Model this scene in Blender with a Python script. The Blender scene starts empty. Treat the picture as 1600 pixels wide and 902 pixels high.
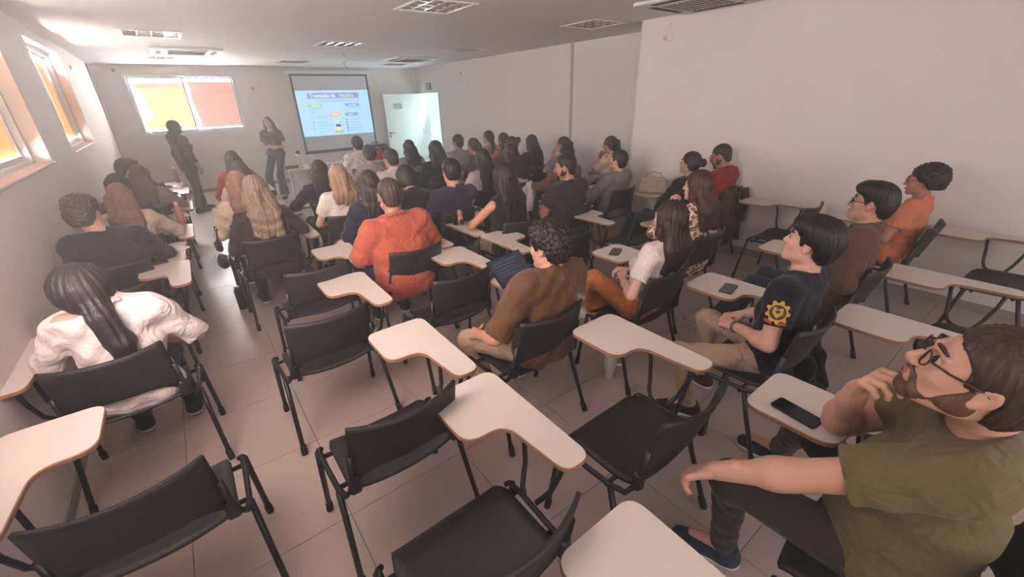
import bpy, math, random
import numpy as np
from mathutils import Matrix, Vector

# ------------------------------------------------------------------ camera, sky, light, exposure
scene = bpy.context.scene
COL = scene.collection
CAM_H = 1.85
YAW, PIT, ROL, FPX = math.radians(36.92), math.radians(24.59), math.radians(-1.836), 650.5
def camera_axes():
    f = np.array([math.sin(YAW)*math.cos(PIT), math.cos(YAW)*math.cos(PIT), -math.sin(PIT)])
    r = np.array([math.cos(YAW), -math.sin(YAW), 0.0]); u = np.cross(r, f)
    c, s = math.cos(ROL), math.sin(ROL)
    return c*r+s*u, -s*r+c*u, f
_r, _u, _f = camera_axes()
cam = bpy.data.cameras.new('camera'); cam_o = bpy.data.objects.new('camera', cam); COL.objects.link(cam_o)
cam.sensor_width = 36.0; cam.lens = FPX/1600*36.0; cam.clip_start = 0.02; cam.clip_end = 100
cam_o.matrix_world = Matrix(((_r[0], _u[0], -_f[0], 0), (_r[1], _u[1], -_f[1], 0), (_r[2], _u[2], -_f[2], CAM_H), (0, 0, 0, 1)))
scene.camera = cam_o

world = bpy.data.worlds.new('world'); scene.world = world; world.use_nodes = True
bg = world.node_tree.nodes['Background']; bg.inputs[0].default_value = (0.74, 0.97, 1.0, 1); bg.inputs[1].default_value = 1.05

scene.view_settings.view_transform = 'Standard'; scene.view_settings.look = 'None'
scene.view_settings.gamma = 1.0; scene.view_settings.use_curve_mapping = False
scene.view_settings.exposure = 0.52
scene.cycles.max_bounces = 5; scene.cycles.diffuse_bounces = 3; scene.cycles.glossy_bounces = 3; scene.cycles.transmission_bounces = 4; scene.cycles.adaptive_threshold = 0.10; scene.cycles.use_light_tree = False

def area_lamp(name, loc, target, sx, sy, power, color):
    l = bpy.data.lights.new(name, 'AREA'); l.shape = 'RECTANGLE'; l.size = sx; l.size_y = sy
    l.energy = power; l.color = color
    o = bpy.data.objects.new(name, l); COL.objects.link(o); o.location = loc
    o.rotation_euler = (Vector(target)-Vector(loc)).to_track_quat('-Z', 'Y').to_euler()
    return o
DAY = (1.0, 0.80, 0.75)
# daylight through the windows of the left wall beside and behind the camera; the back lamp is an added fill
area_lamp('daylight_side', (-1.22, 1.40, 2.02), (2.2, 7.5, 4.6), 1.9, 1.1, 140, DAY)
area_lamp('daylight_rear', (-1.22, -1.85, 2.02), (2.0, 2.2, 3.8), 1.9, 1.1, 28, DAY)
area_lamp('added_fill_back', (2.2, -4.15, 1.75), (3.0, 3.0, 5.6), 4.6, 1.7, 75, DAY)  # added fill lamp at the unseen back wall, brightens room and ceiling
area_lamp('daylight_door', (6.75, 11.76, 1.1), (4.0, 9.0, 2.2), 1.1, 1.9, 55, (0.72, 0.96, 1.0))

# ------------------------------------------------------------------ materials
MATS = {}
def srgb(r, g, b):
    f = lambda c: (c/255/12.92 if c/255 <= 0.04045 else ((c/255+0.055)/1.055)**2.4)
    return (f(r), f(g), f(b), 1.0)
def mat(name, col, rough=0.6, metal=0.0, emit=None, estr=0.0, noise=0.0, nscale=20.0, bump=0.0, bscale=60.0, spec=0.5, sheen=0.0, coords='Object'):
    if name in MATS: return MATS[name]
    m = bpy.data.materials.new(name); m.use_nodes = True; nt = m.node_tree; b = nt.nodes['Principled BSDF']
    b.inputs['Base Color'].default_value = col; b.inputs['Roughness'].default_value = rough; b.inputs['Metallic'].default_value = metal
    b.inputs['Specular IOR Level'].default_value = spec
    if sheen: b.inputs['Sheen Weight'].default_value = sheen
    if emit: b.inputs['Emission Color'].default_value = emit; b.inputs['Emission Strength'].default_value = estr
    tc = nt.nodes.new('ShaderNodeTexCoord')
    if noise > 0:
        n = nt.nodes.new('ShaderNodeTexNoise'); n.inputs['Scale'].default_value = nscale; n.inputs['Detail'].default_value = 2
        nt.links.new(tc.outputs[coords], n.inputs['Vector'])
        mx = nt.nodes.new('ShaderNodeMix'); mx.data_type = 'RGBA'
        mx.inputs[6].default_value = tuple(c*(1-noise) for c in col[:3])+(1,); mx.inputs[7].default_value = tuple(min(1, c*(1+noise)) for c in col[:3])+(1,)
        nt.links.new(n.outputs['Fac'], mx.inputs[0]); nt.links.new(mx.outputs[2], b.inputs['Base Color'])
    if bump > 0:
        n2 = nt.nodes.new('ShaderNodeTexNoise'); n2.inputs['Scale'].default_value = bscale; n2.inputs['Detail'].default_value = 1
        nt.links.new(tc.outputs[coords], n2.inputs['Vector'])
        bp = nt.nodes.new('ShaderNodeBump'); bp.inputs['Strength'].default_value = bump; bp.inputs['Distance'].default_value = 0.01
        nt.links.new(n2.outputs['Fac'], bp.inputs['Height']); nt.links.new(bp.outputs['Normal'], b.inputs['Normal'])
    MATS[name] = m
    return m
def cloth(r, g, b, tag=''):
    name = f'cloth_{r}_{g}_{b}{tag}'
    if name in MATS: return MATS[name]
    m = mat(name, srgb(r, g, b), rough=0.9, noise=0.10, nscale=9, bump=0.25, bscale=75, spec=0.2, sheen=0.12); nt = m.node_tree
    fine = [n for n in nt.nodes if n.type == 'BUMP'][0]; tc = [n for n in nt.nodes if n.type == 'TEX_COORD'][0]
    n = nt.nodes.new('ShaderNodeTexNoise'); n.inputs['Scale'].default_value = 11; n.inputs['Detail'].default_value = 1; n.inputs['Distortion'].default_value = 1.6
    nt.links.new(tc.outputs['Object'], n.inputs['Vector'])
    b2 = nt.nodes.new('ShaderNodeBump'); b2.inputs['Strength'].default_value = 0.55; b2.inputs['Distance'].default_value = 0.03
    nt.links.new(n.outputs['Fac'], b2.inputs['Height']); nt.links.new(b2.outputs['Normal'], fine.inputs['Normal'])
    return m
def skin(r, g, b):
    L = 0.35*r+0.45*g+0.2*b; r_, g_, b_ = (c*0.76+L*0.24 for c in (r, g, b))
    return mat(f'skin_{r}_{g}_{b}', srgb(r_, g_, b_), rough=0.55, noise=0.07, nscale=14, bump=0.08, bscale=120, spec=0.35)
def hairm(r, g, b):
    name = f'hair_{r}_{g}_{b}'
    if name in MATS: return MATS[name]
    m = bpy.data.materials.new(name); m.use_nodes = True; nt = m.node_tree; bs = nt.nodes['Principled BSDF']
    tc = nt.nodes.new('ShaderNodeTexCoord'); mp = nt.nodes.new('ShaderNodeMapping'); mp.inputs['Scale'].default_value = (1, 1, 0.12)
    nt.links.new(tc.outputs['Object'], mp.inputs['Vector'])
    n = nt.nodes.new('ShaderNodeTexNoise'); n.inputs['Scale'].default_value = 130; n.inputs['Detail'].default_value = 1.5
    nt.links.new(mp.outputs['Vector'], n.inputs['Vector'])
    c = srgb(r, g, b); rmp = nt.nodes.new('ShaderNodeValToRGB')
    rmp.color_ramp.elements[0].position = 0.35; rmp.color_ramp.elements[1].position = 0.7
    rmp.color_ramp.elements[0].color = tuple(x*0.74 for x in c[:3])+(1,); rmp.color_ramp.elements[1].color = tuple(min(1, x*1.28) for x in c[:3])+(1,)
    nt.links.new(n.outputs['Fac'], rmp.inputs['Fac']); nt.links.new(rmp.outputs['Color'], bs.inputs['Base Color'])
    bp = nt.nodes.new('ShaderNodeBump'); bp.inputs['Strength'].default_value = 0.45; bp.inputs['Distance'].default_value = 0.006
    nt.links.new(n.outputs['Fac'], bp.inputs['Height']); nt.links.new(bp.outputs['Normal'], bs.inputs['Normal'])
    bs.inputs['Roughness'].default_value = 0.48; bs.inputs['Specular IOR Level'].default_value = 0.4
    MATS[name] = m
    return m
def striped(name, c1, c2, scale, duty=0.5):
    if name in MATS: return MATS[name]
    m = bpy.data.materials.new(name); m.use_nodes = True; nt = m.node_tree; bs = nt.nodes['Principled BSDF']; bs.inputs['Roughness'].default_value = 0.9
    tc = nt.nodes.new('ShaderNodeTexCoord'); w = nt.nodes.new('ShaderNodeTexWave'); w.wave_type = 'BANDS'; w.bands_direction = 'Z'
    w.inputs['Scale'].default_value = scale; w.inputs['Distortion'].default_value = 0.6; w.inputs['Detail'].default_value = 0
    r = nt.nodes.new('ShaderNodeValToRGB'); r.color_ramp.interpolation = 'CONSTANT'
    r.color_ramp.elements[0].color = srgb(*c1); r.color_ramp.elements[1].color = srgb(*c2); r.color_ramp.elements[1].position = duty
    nt.links.new(tc.outputs['Object'], w.inputs['Vector']); nt.links.new(w.outputs['Fac'], r.inputs['Fac']); nt.links.new(r.outputs['Color'], bs.inputs['Base Color'])
    MATS[name] = m
    return m
def leopard():
    if 'leopard' in MATS: return MATS['leopard']
    m = bpy.data.materials.new('leopard'); m.use_nodes = True; nt = m.node_tree; bs = nt.nodes['Principled BSDF']; bs.inputs['Roughness'].default_value = 0.85
    tc = nt.nodes.new('ShaderNodeTexCoord')
    n = nt.nodes.new('ShaderNodeTexNoise'); n.inputs['Scale'].default_value = 30
    ad = nt.nodes.new('ShaderNodeMixRGB'); ad.blend_type = 'ADD'; ad.inputs[0].default_value = 0.035
    nt.links.new(tc.outputs['Object'], n.inputs['Vector']); nt.links.new(tc.outputs['Object'], ad.inputs[1]); nt.links.new(n.outputs['Color'], ad.inputs[2])
    v = nt.nodes.new('ShaderNodeTexVoronoi'); v.inputs['Scale'].default_value = 27
    nt.links.new(ad.outputs[0], v.inputs['Vector'])
    r = nt.nodes.new('ShaderNodeValToRGB'); r.color_ramp.interpolation = 'CONSTANT'
    e = r.color_ramp.elements; e[0].color = srgb(176, 128, 96); e[0].position = 0; e[1].position = 0.27; e[1].color = srgb(38, 26, 22)
    x = e.new(0.47); x.color = srgb(225, 192, 165)
    nt.links.new(v.outputs['Distance'], r.inputs['Fac']); nt.links.new(r.outputs['Color'], bs.inputs['Base Color'])
    MATS['leopard'] = m
    return m

# ------------------------------------------------------------------ mesh helpers
class MB:
    """collects plain shapes into one mesh"""
    def __init__(s): s.v = []; s.f = []
    def add(s, vs, fs):
        n = len(s.v); s.v += [tuple(map(float, p)) for p in vs]; s.f += [tuple(i+n for i in f) for f in fs]; return s
    def box(s, x0, x1, y0, y1, z0, z1, b=0.0):
        if b <= 0:
            vs = [(x, y, z) for z in (z0, z1) for y in (y0, y1) for x in (x0, x1)]
            return s.add(vs, [(0, 2, 3, 1), (4, 5, 7, 6), (0, 1, 5, 4), (2, 6, 7, 3), (0, 4, 6, 2), (1, 3, 7, 5)])
        b = min(b, (x1-x0)/2.01, (y1-y0)/2.01, (z1-z0)/2.01)
        rings = []
        for z, i in ((z0, b), (z0+b, 0), (z1-b, 0), (z1, b)):
            c = b if i == 0 else b*0.4
            X0, X1, Y0, Y1 = x0+i, x1-i, y0+i, y1-i
            rings.append([(X0+c, Y0, z), (X1-c, Y0, z), (X1, Y0+c, z), (X1, Y1-c, z), (X1-c, Y1, z), (X0+c, Y1, z), (X0, Y1-c, z), (X0, Y0+c, z)])
        vs = sum(rings, []); fs = [tuple(range(7, -1, -1)), tuple(range(24, 32))]
        for k in range(3):
            for j in range(8): fs.append((k*8+j, k*8+(j+1) % 8, k*8+8+(j+1) % 8, k*8+8+j))
        return s.add(vs, fs)
    def prism(s, pts, z0, z1, bev=0.0):
        n = len(pts); P = np.array(pts, float)
        rings = [(P, z0), (P, z1)]
        if bev > 0:
            c = P.mean(0); nrm = []
            for i in range(n):
                e = P[(i+1) % n]-P[i-1]; e = e/(np.linalg.norm(e)+1e-9); nrm.append((-e[1], e[0]))
            I = P+np.array(nrm)*bev
            rings = [(I, z0), (P, z0+bev), (P, z1-bev), (I, z1)]
        vs = []; fs = []
        for R_, z in rings: vs += [(p[0], p[1], z) for p in R_]
        k = len(rings)
        fs.append(tuple(range(n-1, -1, -1))); fs.append(tuple(range((k-1)*n, k*n)))
        for q in range(k-1):
            for j in range(n): fs.append((q*n+j, q*n+(j+1) % n, (q+1)*n+(j+1) % n, (q+1)*n+j))
        return s.add(vs, fs)
    def tube(s, pts, r, seg=8, cap=True):
        P = [np.array(p, float) for p in pts]; n = len(P); vs = []; fs = []
        rr = r if hasattr(r, '__len__') else [r]*n
        t0 = P[1]-P[0]; t0 /= np.linalg.norm(t0)
        a = np.array([0, 0, 1.0]) if abs(t0[2]) < 0.9 else np.array([1.0, 0, 0])
        u = np.cross(t0, a); u /= np.linalg.norm(u)
        for i in range(n):
            t = P[min(i+1, n-1)]-P[max(i-1, 0)]; t /= np.linalg.norm(t)
            u = u-t*np.dot(u, t); u /= np.linalg.norm(u); w = np.cross(t, u)
            for j in range(seg):
                an = 2*math.pi*j/seg; vs.append(P[i]+rr[i]*(math.cos(an)*u+math.sin(an)*w))
        for i in range(n-1):
            for j in range(seg): fs.append((i*seg+j, i*seg+(j+1) % seg, (i+1)*seg+(j+1) % seg, (i+1)*seg+j))
        if cap: fs.append(tuple(range(seg-1, -1, -1))); fs.append(tuple(range((n-1)*seg, n*seg)))
        return s.add(vs, fs)
    def lathe(s, prof, seg=20, c=(0, 0, 0)):
        vs = []; fs = []; n = len(prof)
        for (r, z) in prof:
            for j in range(seg):
                a = 2*math.pi*j/seg; vs.append((c[0]+r*math.cos(a), c[1]+r*math.sin(a), c[2]+z))
        for i in range(n-1):
            for j in range(seg): fs.append((i*seg+j, i*seg+(j+1) % seg, (i+1)*seg+(j+1) % seg, (i+1)*seg+j))
        fs.append(tuple(range(seg-1, -1, -1))); fs.append(tuple(range((n-1)*seg, n*seg)))
        return s.add(vs, fs)
    def sheet(s, fn, nu, nv, th):
        """a curved plate: fn(u,v)->(x,y,z), thickness along the local normal"""
        P = np.array([[fn(i/nu, j/nv) for j in range(nv+1)] for i in range(nu+1)], float)
        du = np.gradient(P, axis=0); dv = np.gradient(P, axis=1); N = np.cross(du, dv); N /= np.linalg.norm(N, axis=2, keepdims=True)
        A = (P+N*th/2).reshape(-1, 3); B = (P-N*th/2).reshape(-1, 3); m = (nu+1)*(nv+1); W = nv+1; fs = []
        for i in range(nu):
            for j in range(nv):
                a, b, c, d = i*W+j, (i+1)*W+j, (i+1)*W+j+1, i*W+j+1
                fs.append((a, b, c, d)); fs.append((m+d, m+c, m+b, m+a))
        for i in range(nu):
            fs.append((i*W, m+i*W, m+(i+1)*W, (i+1)*W)); fs.append(((i+1)*W+nv, m+(i+1)*W+nv, m+i*W+nv, i*W+nv))
        for j in range(nv):
            fs.append((j+1, m+j+1, m+j, j)); fs.append((nu*W+j, m+nu*W+j, m+nu*W+j+1, nu*W+j+1))
        return s.add(list(A)+list(B), fs)
    def mesh(s, name, smooth=False):
        me = bpy.data.meshes.new(name); me.from_pydata(s.v, [], s.f); me.update()
        if smooth: me.polygons.foreach_set('use_smooth', [True]*len(me.polygons))
        return me
    def build(s, name, m, parent=None, smooth=False, loc=None):
        return link(name, s.mesh(name, smooth), m, parent, loc)
def link(name, me, m=None, parent=None, loc=None):
    if m is not None and len(me.materials) == 0: me.materials.append(m)
    o = bpy.data.objects.new(name, me); COL.objects.link(o)
    if parent is not None: o.parent = parent
    if loc is not None: o.location = loc
    return o
def smooth_by_angle(me, deg=35):
    me.polygons.foreach_set('use_smooth', [True]*len(me.polygons))
    try: me.set_sharp_from_angle(angle=math.radians(deg))
    except Exception: pass
def tag(o, label, cat, group=None):
    o['label'] = label; o['category'] = cat
    if group: o['group'] = group
    return o
def struct(o): o['kind'] = 'structure'; return o
def empty(name, loc=(0, 0, 0), rz=0.0):
    o = bpy.data.objects.new(name, None); COL.objects.link(o); o.location = loc; o.rotation_euler = (0, 0, rz); o.empty_display_size = 0.1
    return o
def rounded(poly, rad, seg=5):
    """2D polygon with rounded corners; rad a number or a list"""
    out = []; n = len(poly)
    for i in range(n):
        p0, p1, p2 = (np.array(poly[(i-1) % n], float), np.array(poly[i], float), np.array(poly[(i+1) % n], float))
        r = rad[i] if hasattr(rad, '__len__') else rad
        a = (p0-p1); b = (p2-p1); la, lb = np.linalg.norm(a), np.linalg.norm(b); a /= la; b /= lb
        r = min(r, la*0.48, lb*0.48); A = p1+a*r; B = p1+b*r
        for k in range(seg+1):
            t = k/seg; out.append(tuple((1-t)**2*A+2*t*(1-t)*p1+t*t*B))
    return out
def copy_tree(o, parent=None):
    c = o.copy(); COL.objects.link(c); c.parent = parent
    for ch in list(o.children): copy_tree(ch, c)
    return c

# ------------------------------------------------------------------ shared materials
M_WALL = mat('wall_paint', srgb(222, 212, 208), 0.75, noise=0.015, nscale=3)
M_CEIL = mat('ceiling_paint', srgb(234, 228, 226), 0.8, noise=0.01, nscale=2)
M_GROUT = mat('grout', srgb(122, 112, 106), 0.9)
M_TILE = mat('porcelain_tile', srgb(178, 160, 152), 0.30, noise=0.05, nscale=2.2, spec=0.5)
M_BASE = mat('baseboard_tile', srgb(150, 140, 134), 0.45, noise=0.03)
M_ALU = mat('white_aluminium', srgb(205, 212, 216), 0.35, metal=0.0)
M_PLASTIC = mat('black_plastic', srgb(40, 37, 37), 0.48, bump=0.18, bscale=260, spec=0.4)
M_STEEL = mat('black_steel', srgb(30, 29, 31), 0.38, spec=0.5)
M_CAPB = mat('rubber_cap', srgb(22, 21, 22), 0.7)
M_TABLET = mat('white_laminate', srgb(206, 195, 187), 0.38, noise=0.02, nscale=6)
M_EDGE = mat('brown_edge_band', srgb(150, 108, 82), 0.55, noise=0.12, nscale=40)
M_WHITE = mat('white_plastic', srgb(222, 218, 214), 0.4)
M_BLACK = mat('matte_black', srgb(20, 20, 22), 0.55)
M_GLASSBLK = mat('phone_glass', srgb(16, 16, 19), 0.12, spec=0.6)
M_CHROME = mat('louver_metal', srgb(205, 200, 198), 0.22, metal=0.85)
M_DARKGAP = mat('dark_gap', srgb(52, 48, 48), 0.8)
M_PAPER = mat('paper', srgb(236, 232, 226), 0.8)
M_WOODW = mat('white_board', srgb(214, 208, 202), 0.45)
M_GLASS = None
def glass_mat():
    m = bpy.data.materials.new('window_glass'); m.use_nodes = True; nt = m.node_tree
    for n in list(nt.nodes): nt.nodes.remove(n)
    o = nt.nodes.new('ShaderNodeOutputMaterial'); mx = nt.nodes.new('ShaderNodeMixShader'); t = nt.nodes.new('ShaderNodeBsdfTransparent'); g = nt.nodes.new('ShaderNodeBsdfGlossy')
    g.inputs['Roughness'].default_value = 0.02; mx.inputs[0].default_value = 0.02; t.inputs[0].default_value = (0.95, 0.98, 0.98, 1)
    nt.links.new(t.outputs[0], mx.inputs[1]); nt.links.new(g.outputs[0], mx.inputs[2]); nt.links.new(mx.outputs[0], o.inputs[0])
    return m
M_GLASS = glass_mat()

# ------------------------------------------------------------------ the room
XL, XR, XN, YF, YB, ZC = -0.92, 6.10, 5.22, 12.50, -4.0, 2.71
YC = 3.96                                    # where the near right wall steps back
WT = 0.25
floor = struct(MB().box(XL-WT, XR+1.3, YB-WT, YF+WT, -0.12, -0.006).build('floor', M_GROUT))
TS = 0.637
tile_me = MB().box(0.0015, TS-0.0015, 0.0015, TS-0.0015, -0.006, 0.0, 0.0012).mesh('tile')
tile_me.materials.append(M_TILE)
x0t, y0t = 0.19-2*TS, 1.63-6*TS
for i in range(12):
    for j in range(24):
        xa, ya = x0t+i*TS, y0t+j*TS
        if xa > XR or xa+TS < XL or ya > YF or ya+TS < -2.2: continue
        if xa > XN and ya+TS < YC: continue
        t = link('tile', tile_me, None, floor); t.location = (xa, ya, 0)
FIXT = [(2.46, 4.40), (4.86, 4.48), (4.90, 7.80), (2.52, 7.72), (2.56, 11.10), (0.15, 7.52), (0.17, 10.72), (4.98, 11.25)]
FH = 0.30
cx_ = sorted({XL-WT, XR+WT}|{round(x+d, 4) for x, y in FIXT for d in (-FH, FH)}); cy_ = sorted({YB-WT, YF+WT}|{round(y+d, 4) for x, y in FIXT for d in (-FH, FH)})
w = MB()
for a, b in zip(cx_[:-1], cx_[1:]):
    run = None
    for c, d in zip(cy_[:-1], cy_[1:]):
        hole = any(abs((a+b)/2-x) < FH and abs((c+d)/2-y) < FH for x, y in FIXT)
        if hole:
            if run is not None: w.box(a, b, run, c, ZC, ZC+0.15); run = None
        elif run is None: run = c
    if run is not None: w.box(a, b, run, cy_[-1], ZC, ZC+0.15)
ceiling = struct(w.build('ceiling', M_CEIL))
WINS = [(-2.85, -0.83), (0.39, 2.41), (3.65, 5.67), (6.90, 8.92)]      # window openings of the left wall
ZW0, ZW1 = 1.43, 2.58
w = MB()
w.box(XL-WT, XL, YB, 11.95, 0, ZW0); w.box(XL-WT, XL, YB, 11.95, ZW1, ZC)
edges = [YB]+[e for p in WINS for e in p]+[11.95]
for k in range(0, len(edges), 2): w.box(XL-WT, XL, edges[k], edges[k+1], ZW0, ZW1)
w.box(XL-WT, XL-0.05, 11.95, YF, 0, ZC)                                  # recessed strip in the front corner
wall_left = struct(w.build('wall_left', M_WALL))
FWX0, FWX1, FWZ0, FWZ1 = -0.48, 1.52, 1.33, 2.53
w = MB()
w.box(XL-WT, FWX0, YF, YF+WT, 0, ZC); w.box(FWX1, XR+WT, YF, YF+WT, 0, ZC); w.box(FWX0, FWX1, YF, YF+WT, 0, FWZ0); w.box(FWX0, FWX1, YF, YF+WT, FWZ1, ZC)
wall_front = struct(w.build('wall_front', M_WALL))
DY0, DY1, DZ = 11.18, 12.36, 2.07
w = MB()
w.box(XR, XR+WT, YC, DY0, 0, ZC); w.box(XR, XR+WT, DY1, YF, 0, ZC); w.box(XR, XR+WT, DY0, DY1, DZ, ZC)
wall_right = struct(w.build('wall_right', M_WALL))
wall_near = struct(MB().box(XN, XR+WT, YB, YC, 0, ZC).build('wall_right_near', M_WALL))
w = MB()
w.box(XL-WT, -0.2, YB-WT, YB, 0, ZC); w.box(4.6, XR, YB-WT, YB, 0, ZC); w.box(-0.2, 4.6, YB-WT, YB, 0, 0.9); w.box(-0.2, 4.6, YB-WT, YB, 2.6, ZC)
wall_back = struct(w.build('wall_back', M_WALL))
struct(MB().box(XL, XL+0.012, YB, 11.95, 0, 0.07).build('baseboard_left', M_BASE))
struct(MB().box(XL-0.05, XR, YF-0.012, YF, 0, 0.08).build('baseboard_front', M_BASE))
struct(MB().box(XR-0.012, XR, YC, DY0, 0, 0.08).build('baseboard_right', M_BASE))
struct(MB().box(XN-0.012, XN, YB, YC, 0, 0.08).build('baseboard_near', M_BASE))
struct(MB().tube([(XL-0.02, YF-0.03, 0), (XL-0.02, YF-0.03, ZC)], 0.022, 10).build('trim_1', mat('trim_paint', srgb(222, 210, 204), 0.6), smooth=True))
struct(MB().box(XR-0.022, XR, 6.06, 6.12, 0, ZC, 0.004).build('trim_2', mat('trim_conduit', srgb(176, 160, 154), 0.6)))

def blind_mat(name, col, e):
    return mat(name, tuple(c*0.7 for c in col[:3])+(1,), 0.9, emit=col, estr=e, noise=0.0)  # emission puts the daylight shining through the paper into its colour
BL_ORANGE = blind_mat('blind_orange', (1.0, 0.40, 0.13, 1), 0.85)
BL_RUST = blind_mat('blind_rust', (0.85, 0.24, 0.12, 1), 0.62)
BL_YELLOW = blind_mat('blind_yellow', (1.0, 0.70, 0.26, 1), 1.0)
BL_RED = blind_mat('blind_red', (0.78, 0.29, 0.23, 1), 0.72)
M_FRONTGLOW = mat('front_glow_panel', (0.9, 0.95, 1, 1), 1.0, emit=(1.0, 0.92, 0.88, 1), estr=210.0)  # for glowing panels added outside the windows, strong enough to light the far room
M_SIDEGLOW = mat('side_glow_panel', (0.9, 0.95, 1, 1), 1.0, emit=(1.0, 0.93, 0.88, 1), estr=125.0)

def window_left(n, y0, y1, seen=True):
    """two-sash sliding window set back in the left wall, paper film on the panes"""
    win = struct(empty(f'window_{n}', (XL-0.15, (y0+y1)/2, ZW0)))
    hw = (y1-y0)/2; H = ZW1-ZW0; fr = MB(); t = 0.045
    fr.box(-0.04, 0.04, -hw, hw, 0, t); fr.box(-0.04, 0.04, -hw, hw, H-t, H); fr.box(-0.04, 0.04, -hw, -hw+t, t, H-t); fr.box(-0.04, 0.04, hw-t, hw, t, H-t)
    fr.build('window_frame', M_ALU, win)
    MB().box(0.04, 0.17, -hw, hw, -0.002, 0.018, 0.004).build('window_sill', M_WOODW, win)
    for sx, (a, b) in ((0.012, (-hw+t, 0.03)), (-0.022, (-0.03, hw-t))):
        sash = MB(); q = 0.04
        sash.box(sx-0.014, sx+0.014, a, b, t, t+q); sash.box(sx-0.014, sx+0.014, a, b, H-t-q, H-t); sash.box(sx-0.014, sx+0.014, a, a+q, t+q, H-t-q); sash.box(sx-0.014, sx+0.014, b-q, b, t+q, H-t-q)
        s_o = sash.build('sash', M_ALU, win)
        MB().box(sx-0.002, sx+0.002, a+q, b-q, t+q, H-t-q).build('pane', M_GLASS, s_o)
        if seen:
            g = -0.02 if sx > 0 else -0.01
            bl = MB(); N = 10
            bl.sheet(lambda u, v, a=a, b=b, g=g, sx=sx: (sx-0.012+0.004*math.sin(7*u+3*v), a+q+g+(b-a-2*q-2*g)*u+0.015*math.sin(5*v)*u, t+q+0.012+(H-2*t-2*q-0.055-0.03*u*u)*v), N, N, 0.003)
            bl.build('paper_film', BL_ORANGE if sx < 0 else BL_RUST, win, smooth=True)
            # small torn corner hanging over the glass gap
    return win
window_left(1, *WINS[2]); window_left(2, *WINS[3]); window_left(4, *WINS[1], seen=False); window_left(5, *WINS[0], seen=False)
# front window
win = struct(empty('window_3', ((FWX0+FWX1)/2, YF+0.10, FWZ0)))
hw = (FWX1-FWX0)/2; H = FWZ1-FWZ0; fr = MB(); t = 0.05
fr.box(-hw, hw, -0.09, 0.04, 0, t, 0.004); fr.box(-hw, hw, -0.09, 0.04, H-t, H, 0.004); fr.box(-hw, -hw+t, -0.09, 0.04, t, H-t, 0.004); fr.box(hw-t, hw, -0.09, 0.04, t, H-t, 0.004)
fr.build('window_frame', M_ALU, win)
for sy, a, b in ((-0.02, -hw+t, 0.02), (0.012, -0.02, hw-t)):
    q = 0.035; s_ = MB()
    s_.box(a, b, sy-0.014, sy+0.014, t, t+q); s_.box(a, b, sy-0.014, sy+0.014, H-t-q, H-t); s_.box(a, a+q, sy-0.014, sy+0.014, t+q, H-t-q); s_.box(b-q, b, sy-0.014, sy+0.014, t+q, H-t-q)
    so = s_.build('sash', M_ALU, win); MB().box(a+q, b-q, sy-0.002, sy+0.002, t+q, H-t-q).build('pane', M_GLASS, so)
MB().box(-0.87, -0.015, 0.030, 0.034, 0.10, 0.95).build('paper_film', BL_YELLOW, win)
MB().box(-0.89, -0.015, 0.036, 0.040, 0.09, 1.06).build('paper_backing', BL_RED, win)
MB().sheet(lambda u, v: (0.065+0.865*u+0.03*(1-v)*(1-u)+0.012*math.sin(9*v)*(1-u), 0.032, 0.10+0.965*v), 12, 12, 0.003).build('paper_film', BL_RED, win)
MB().box(-hw-0.3, hw+0.3, 0.5, 0.52, -0.4, H+0.4).build('added_glow_panel', M_FRONTGLOW, win)  # added panel, stands in for bright outdoors in the window gaps
for n_, (ya, yb) in enumerate(WINS[2:]):
    pw = [o for o in bpy.data.objects if o.name == f'window_{n_+1}'][0]
    MB().box(-0.62, -0.60, -(yb-ya)/2-0.4, (yb-ya)/2+0.4, -0.4, ZW1-ZW0+0.4).build('added_glow_panel', M_SIDEGLOW, pw)  # glow panel added behind each film-covered side window

# door: open leaf standing against the front wall
door = struct(empty('door_1', (XR, DY1, 0)))
M_DOOR = mat('door_paint', srgb(226, 230, 228), 0.45)
MB().box(-1.13, -0.012, -0.045, -0.005, 0.008, DZ-0.02, 0.003).build('door_leaf', M_DOOR, door)
MB().box(-0.01, WT, 0.0-0.03, 0.0, 0, DZ).build('door_jamb', M_DOOR, door)
MB().box(-0.01, WT, DY0-DY1, DY0-DY1+0.03, 0, DZ).build('door_jamb', M_DOOR, door)
MB().box(-0.01, WT, DY0-DY1+0.03, -0.03, DZ-0.03, DZ).build('door_head', M_DOOR, door)
hd = MB(); hd.lathe([(0.026, 0), (0.026, 0.008)], 14); hd2 = MB()
hd2.tube([(-1.06, -0.045, 1.03), (-1.06, -0.09, 1.03), (-1.05, -0.10, 1.03), (-0.94, -0.10, 1.03)], 0.010, 8)
hd2.tube([(-1.06, -0.045, 1.03), (-1.06, -0.052, 1.03)], 0.026, 12); hd2.tube([(-1.06, -0.045, 0.94), (-1.06, -0.056, 0.94)], 0.022, 12)
hd2.build('door_handle', mat('dark_handle', srgb(70, 68, 68), 0.3, metal=0.8), door, smooth=True)
lb = MB().box(-0.86, -0.60, -0.050, -0.0455, 1.66, 1.80, 0.002).build('door_sign', mat('green_sign', srgb(96, 160, 128), 0.5), door)
for zz in (1.765, 1.735, 1.705, 1.685):
    MB().box(-0.84, -0.62 if zz > 1.72 else -0.70, -0.0512, -0.0502, zz-0.004, zz+0.004).build('sign_text_line', M_PAPER, lb)
for hz in (0.25, 1.05, 1.85):
    MB().tube([(-0.006, -0.055, hz-0.045), (-0.006, -0.055, hz+0.045)], 0.008, 8).build('hinge', M_CHROME, door, smooth=True)
# corridor outside the door
struct(MB().box(XR+WT, XR+1.3, 9.5, 14.0, -0.006, 0.0).build('floor_outside', M_TILE))

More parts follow.
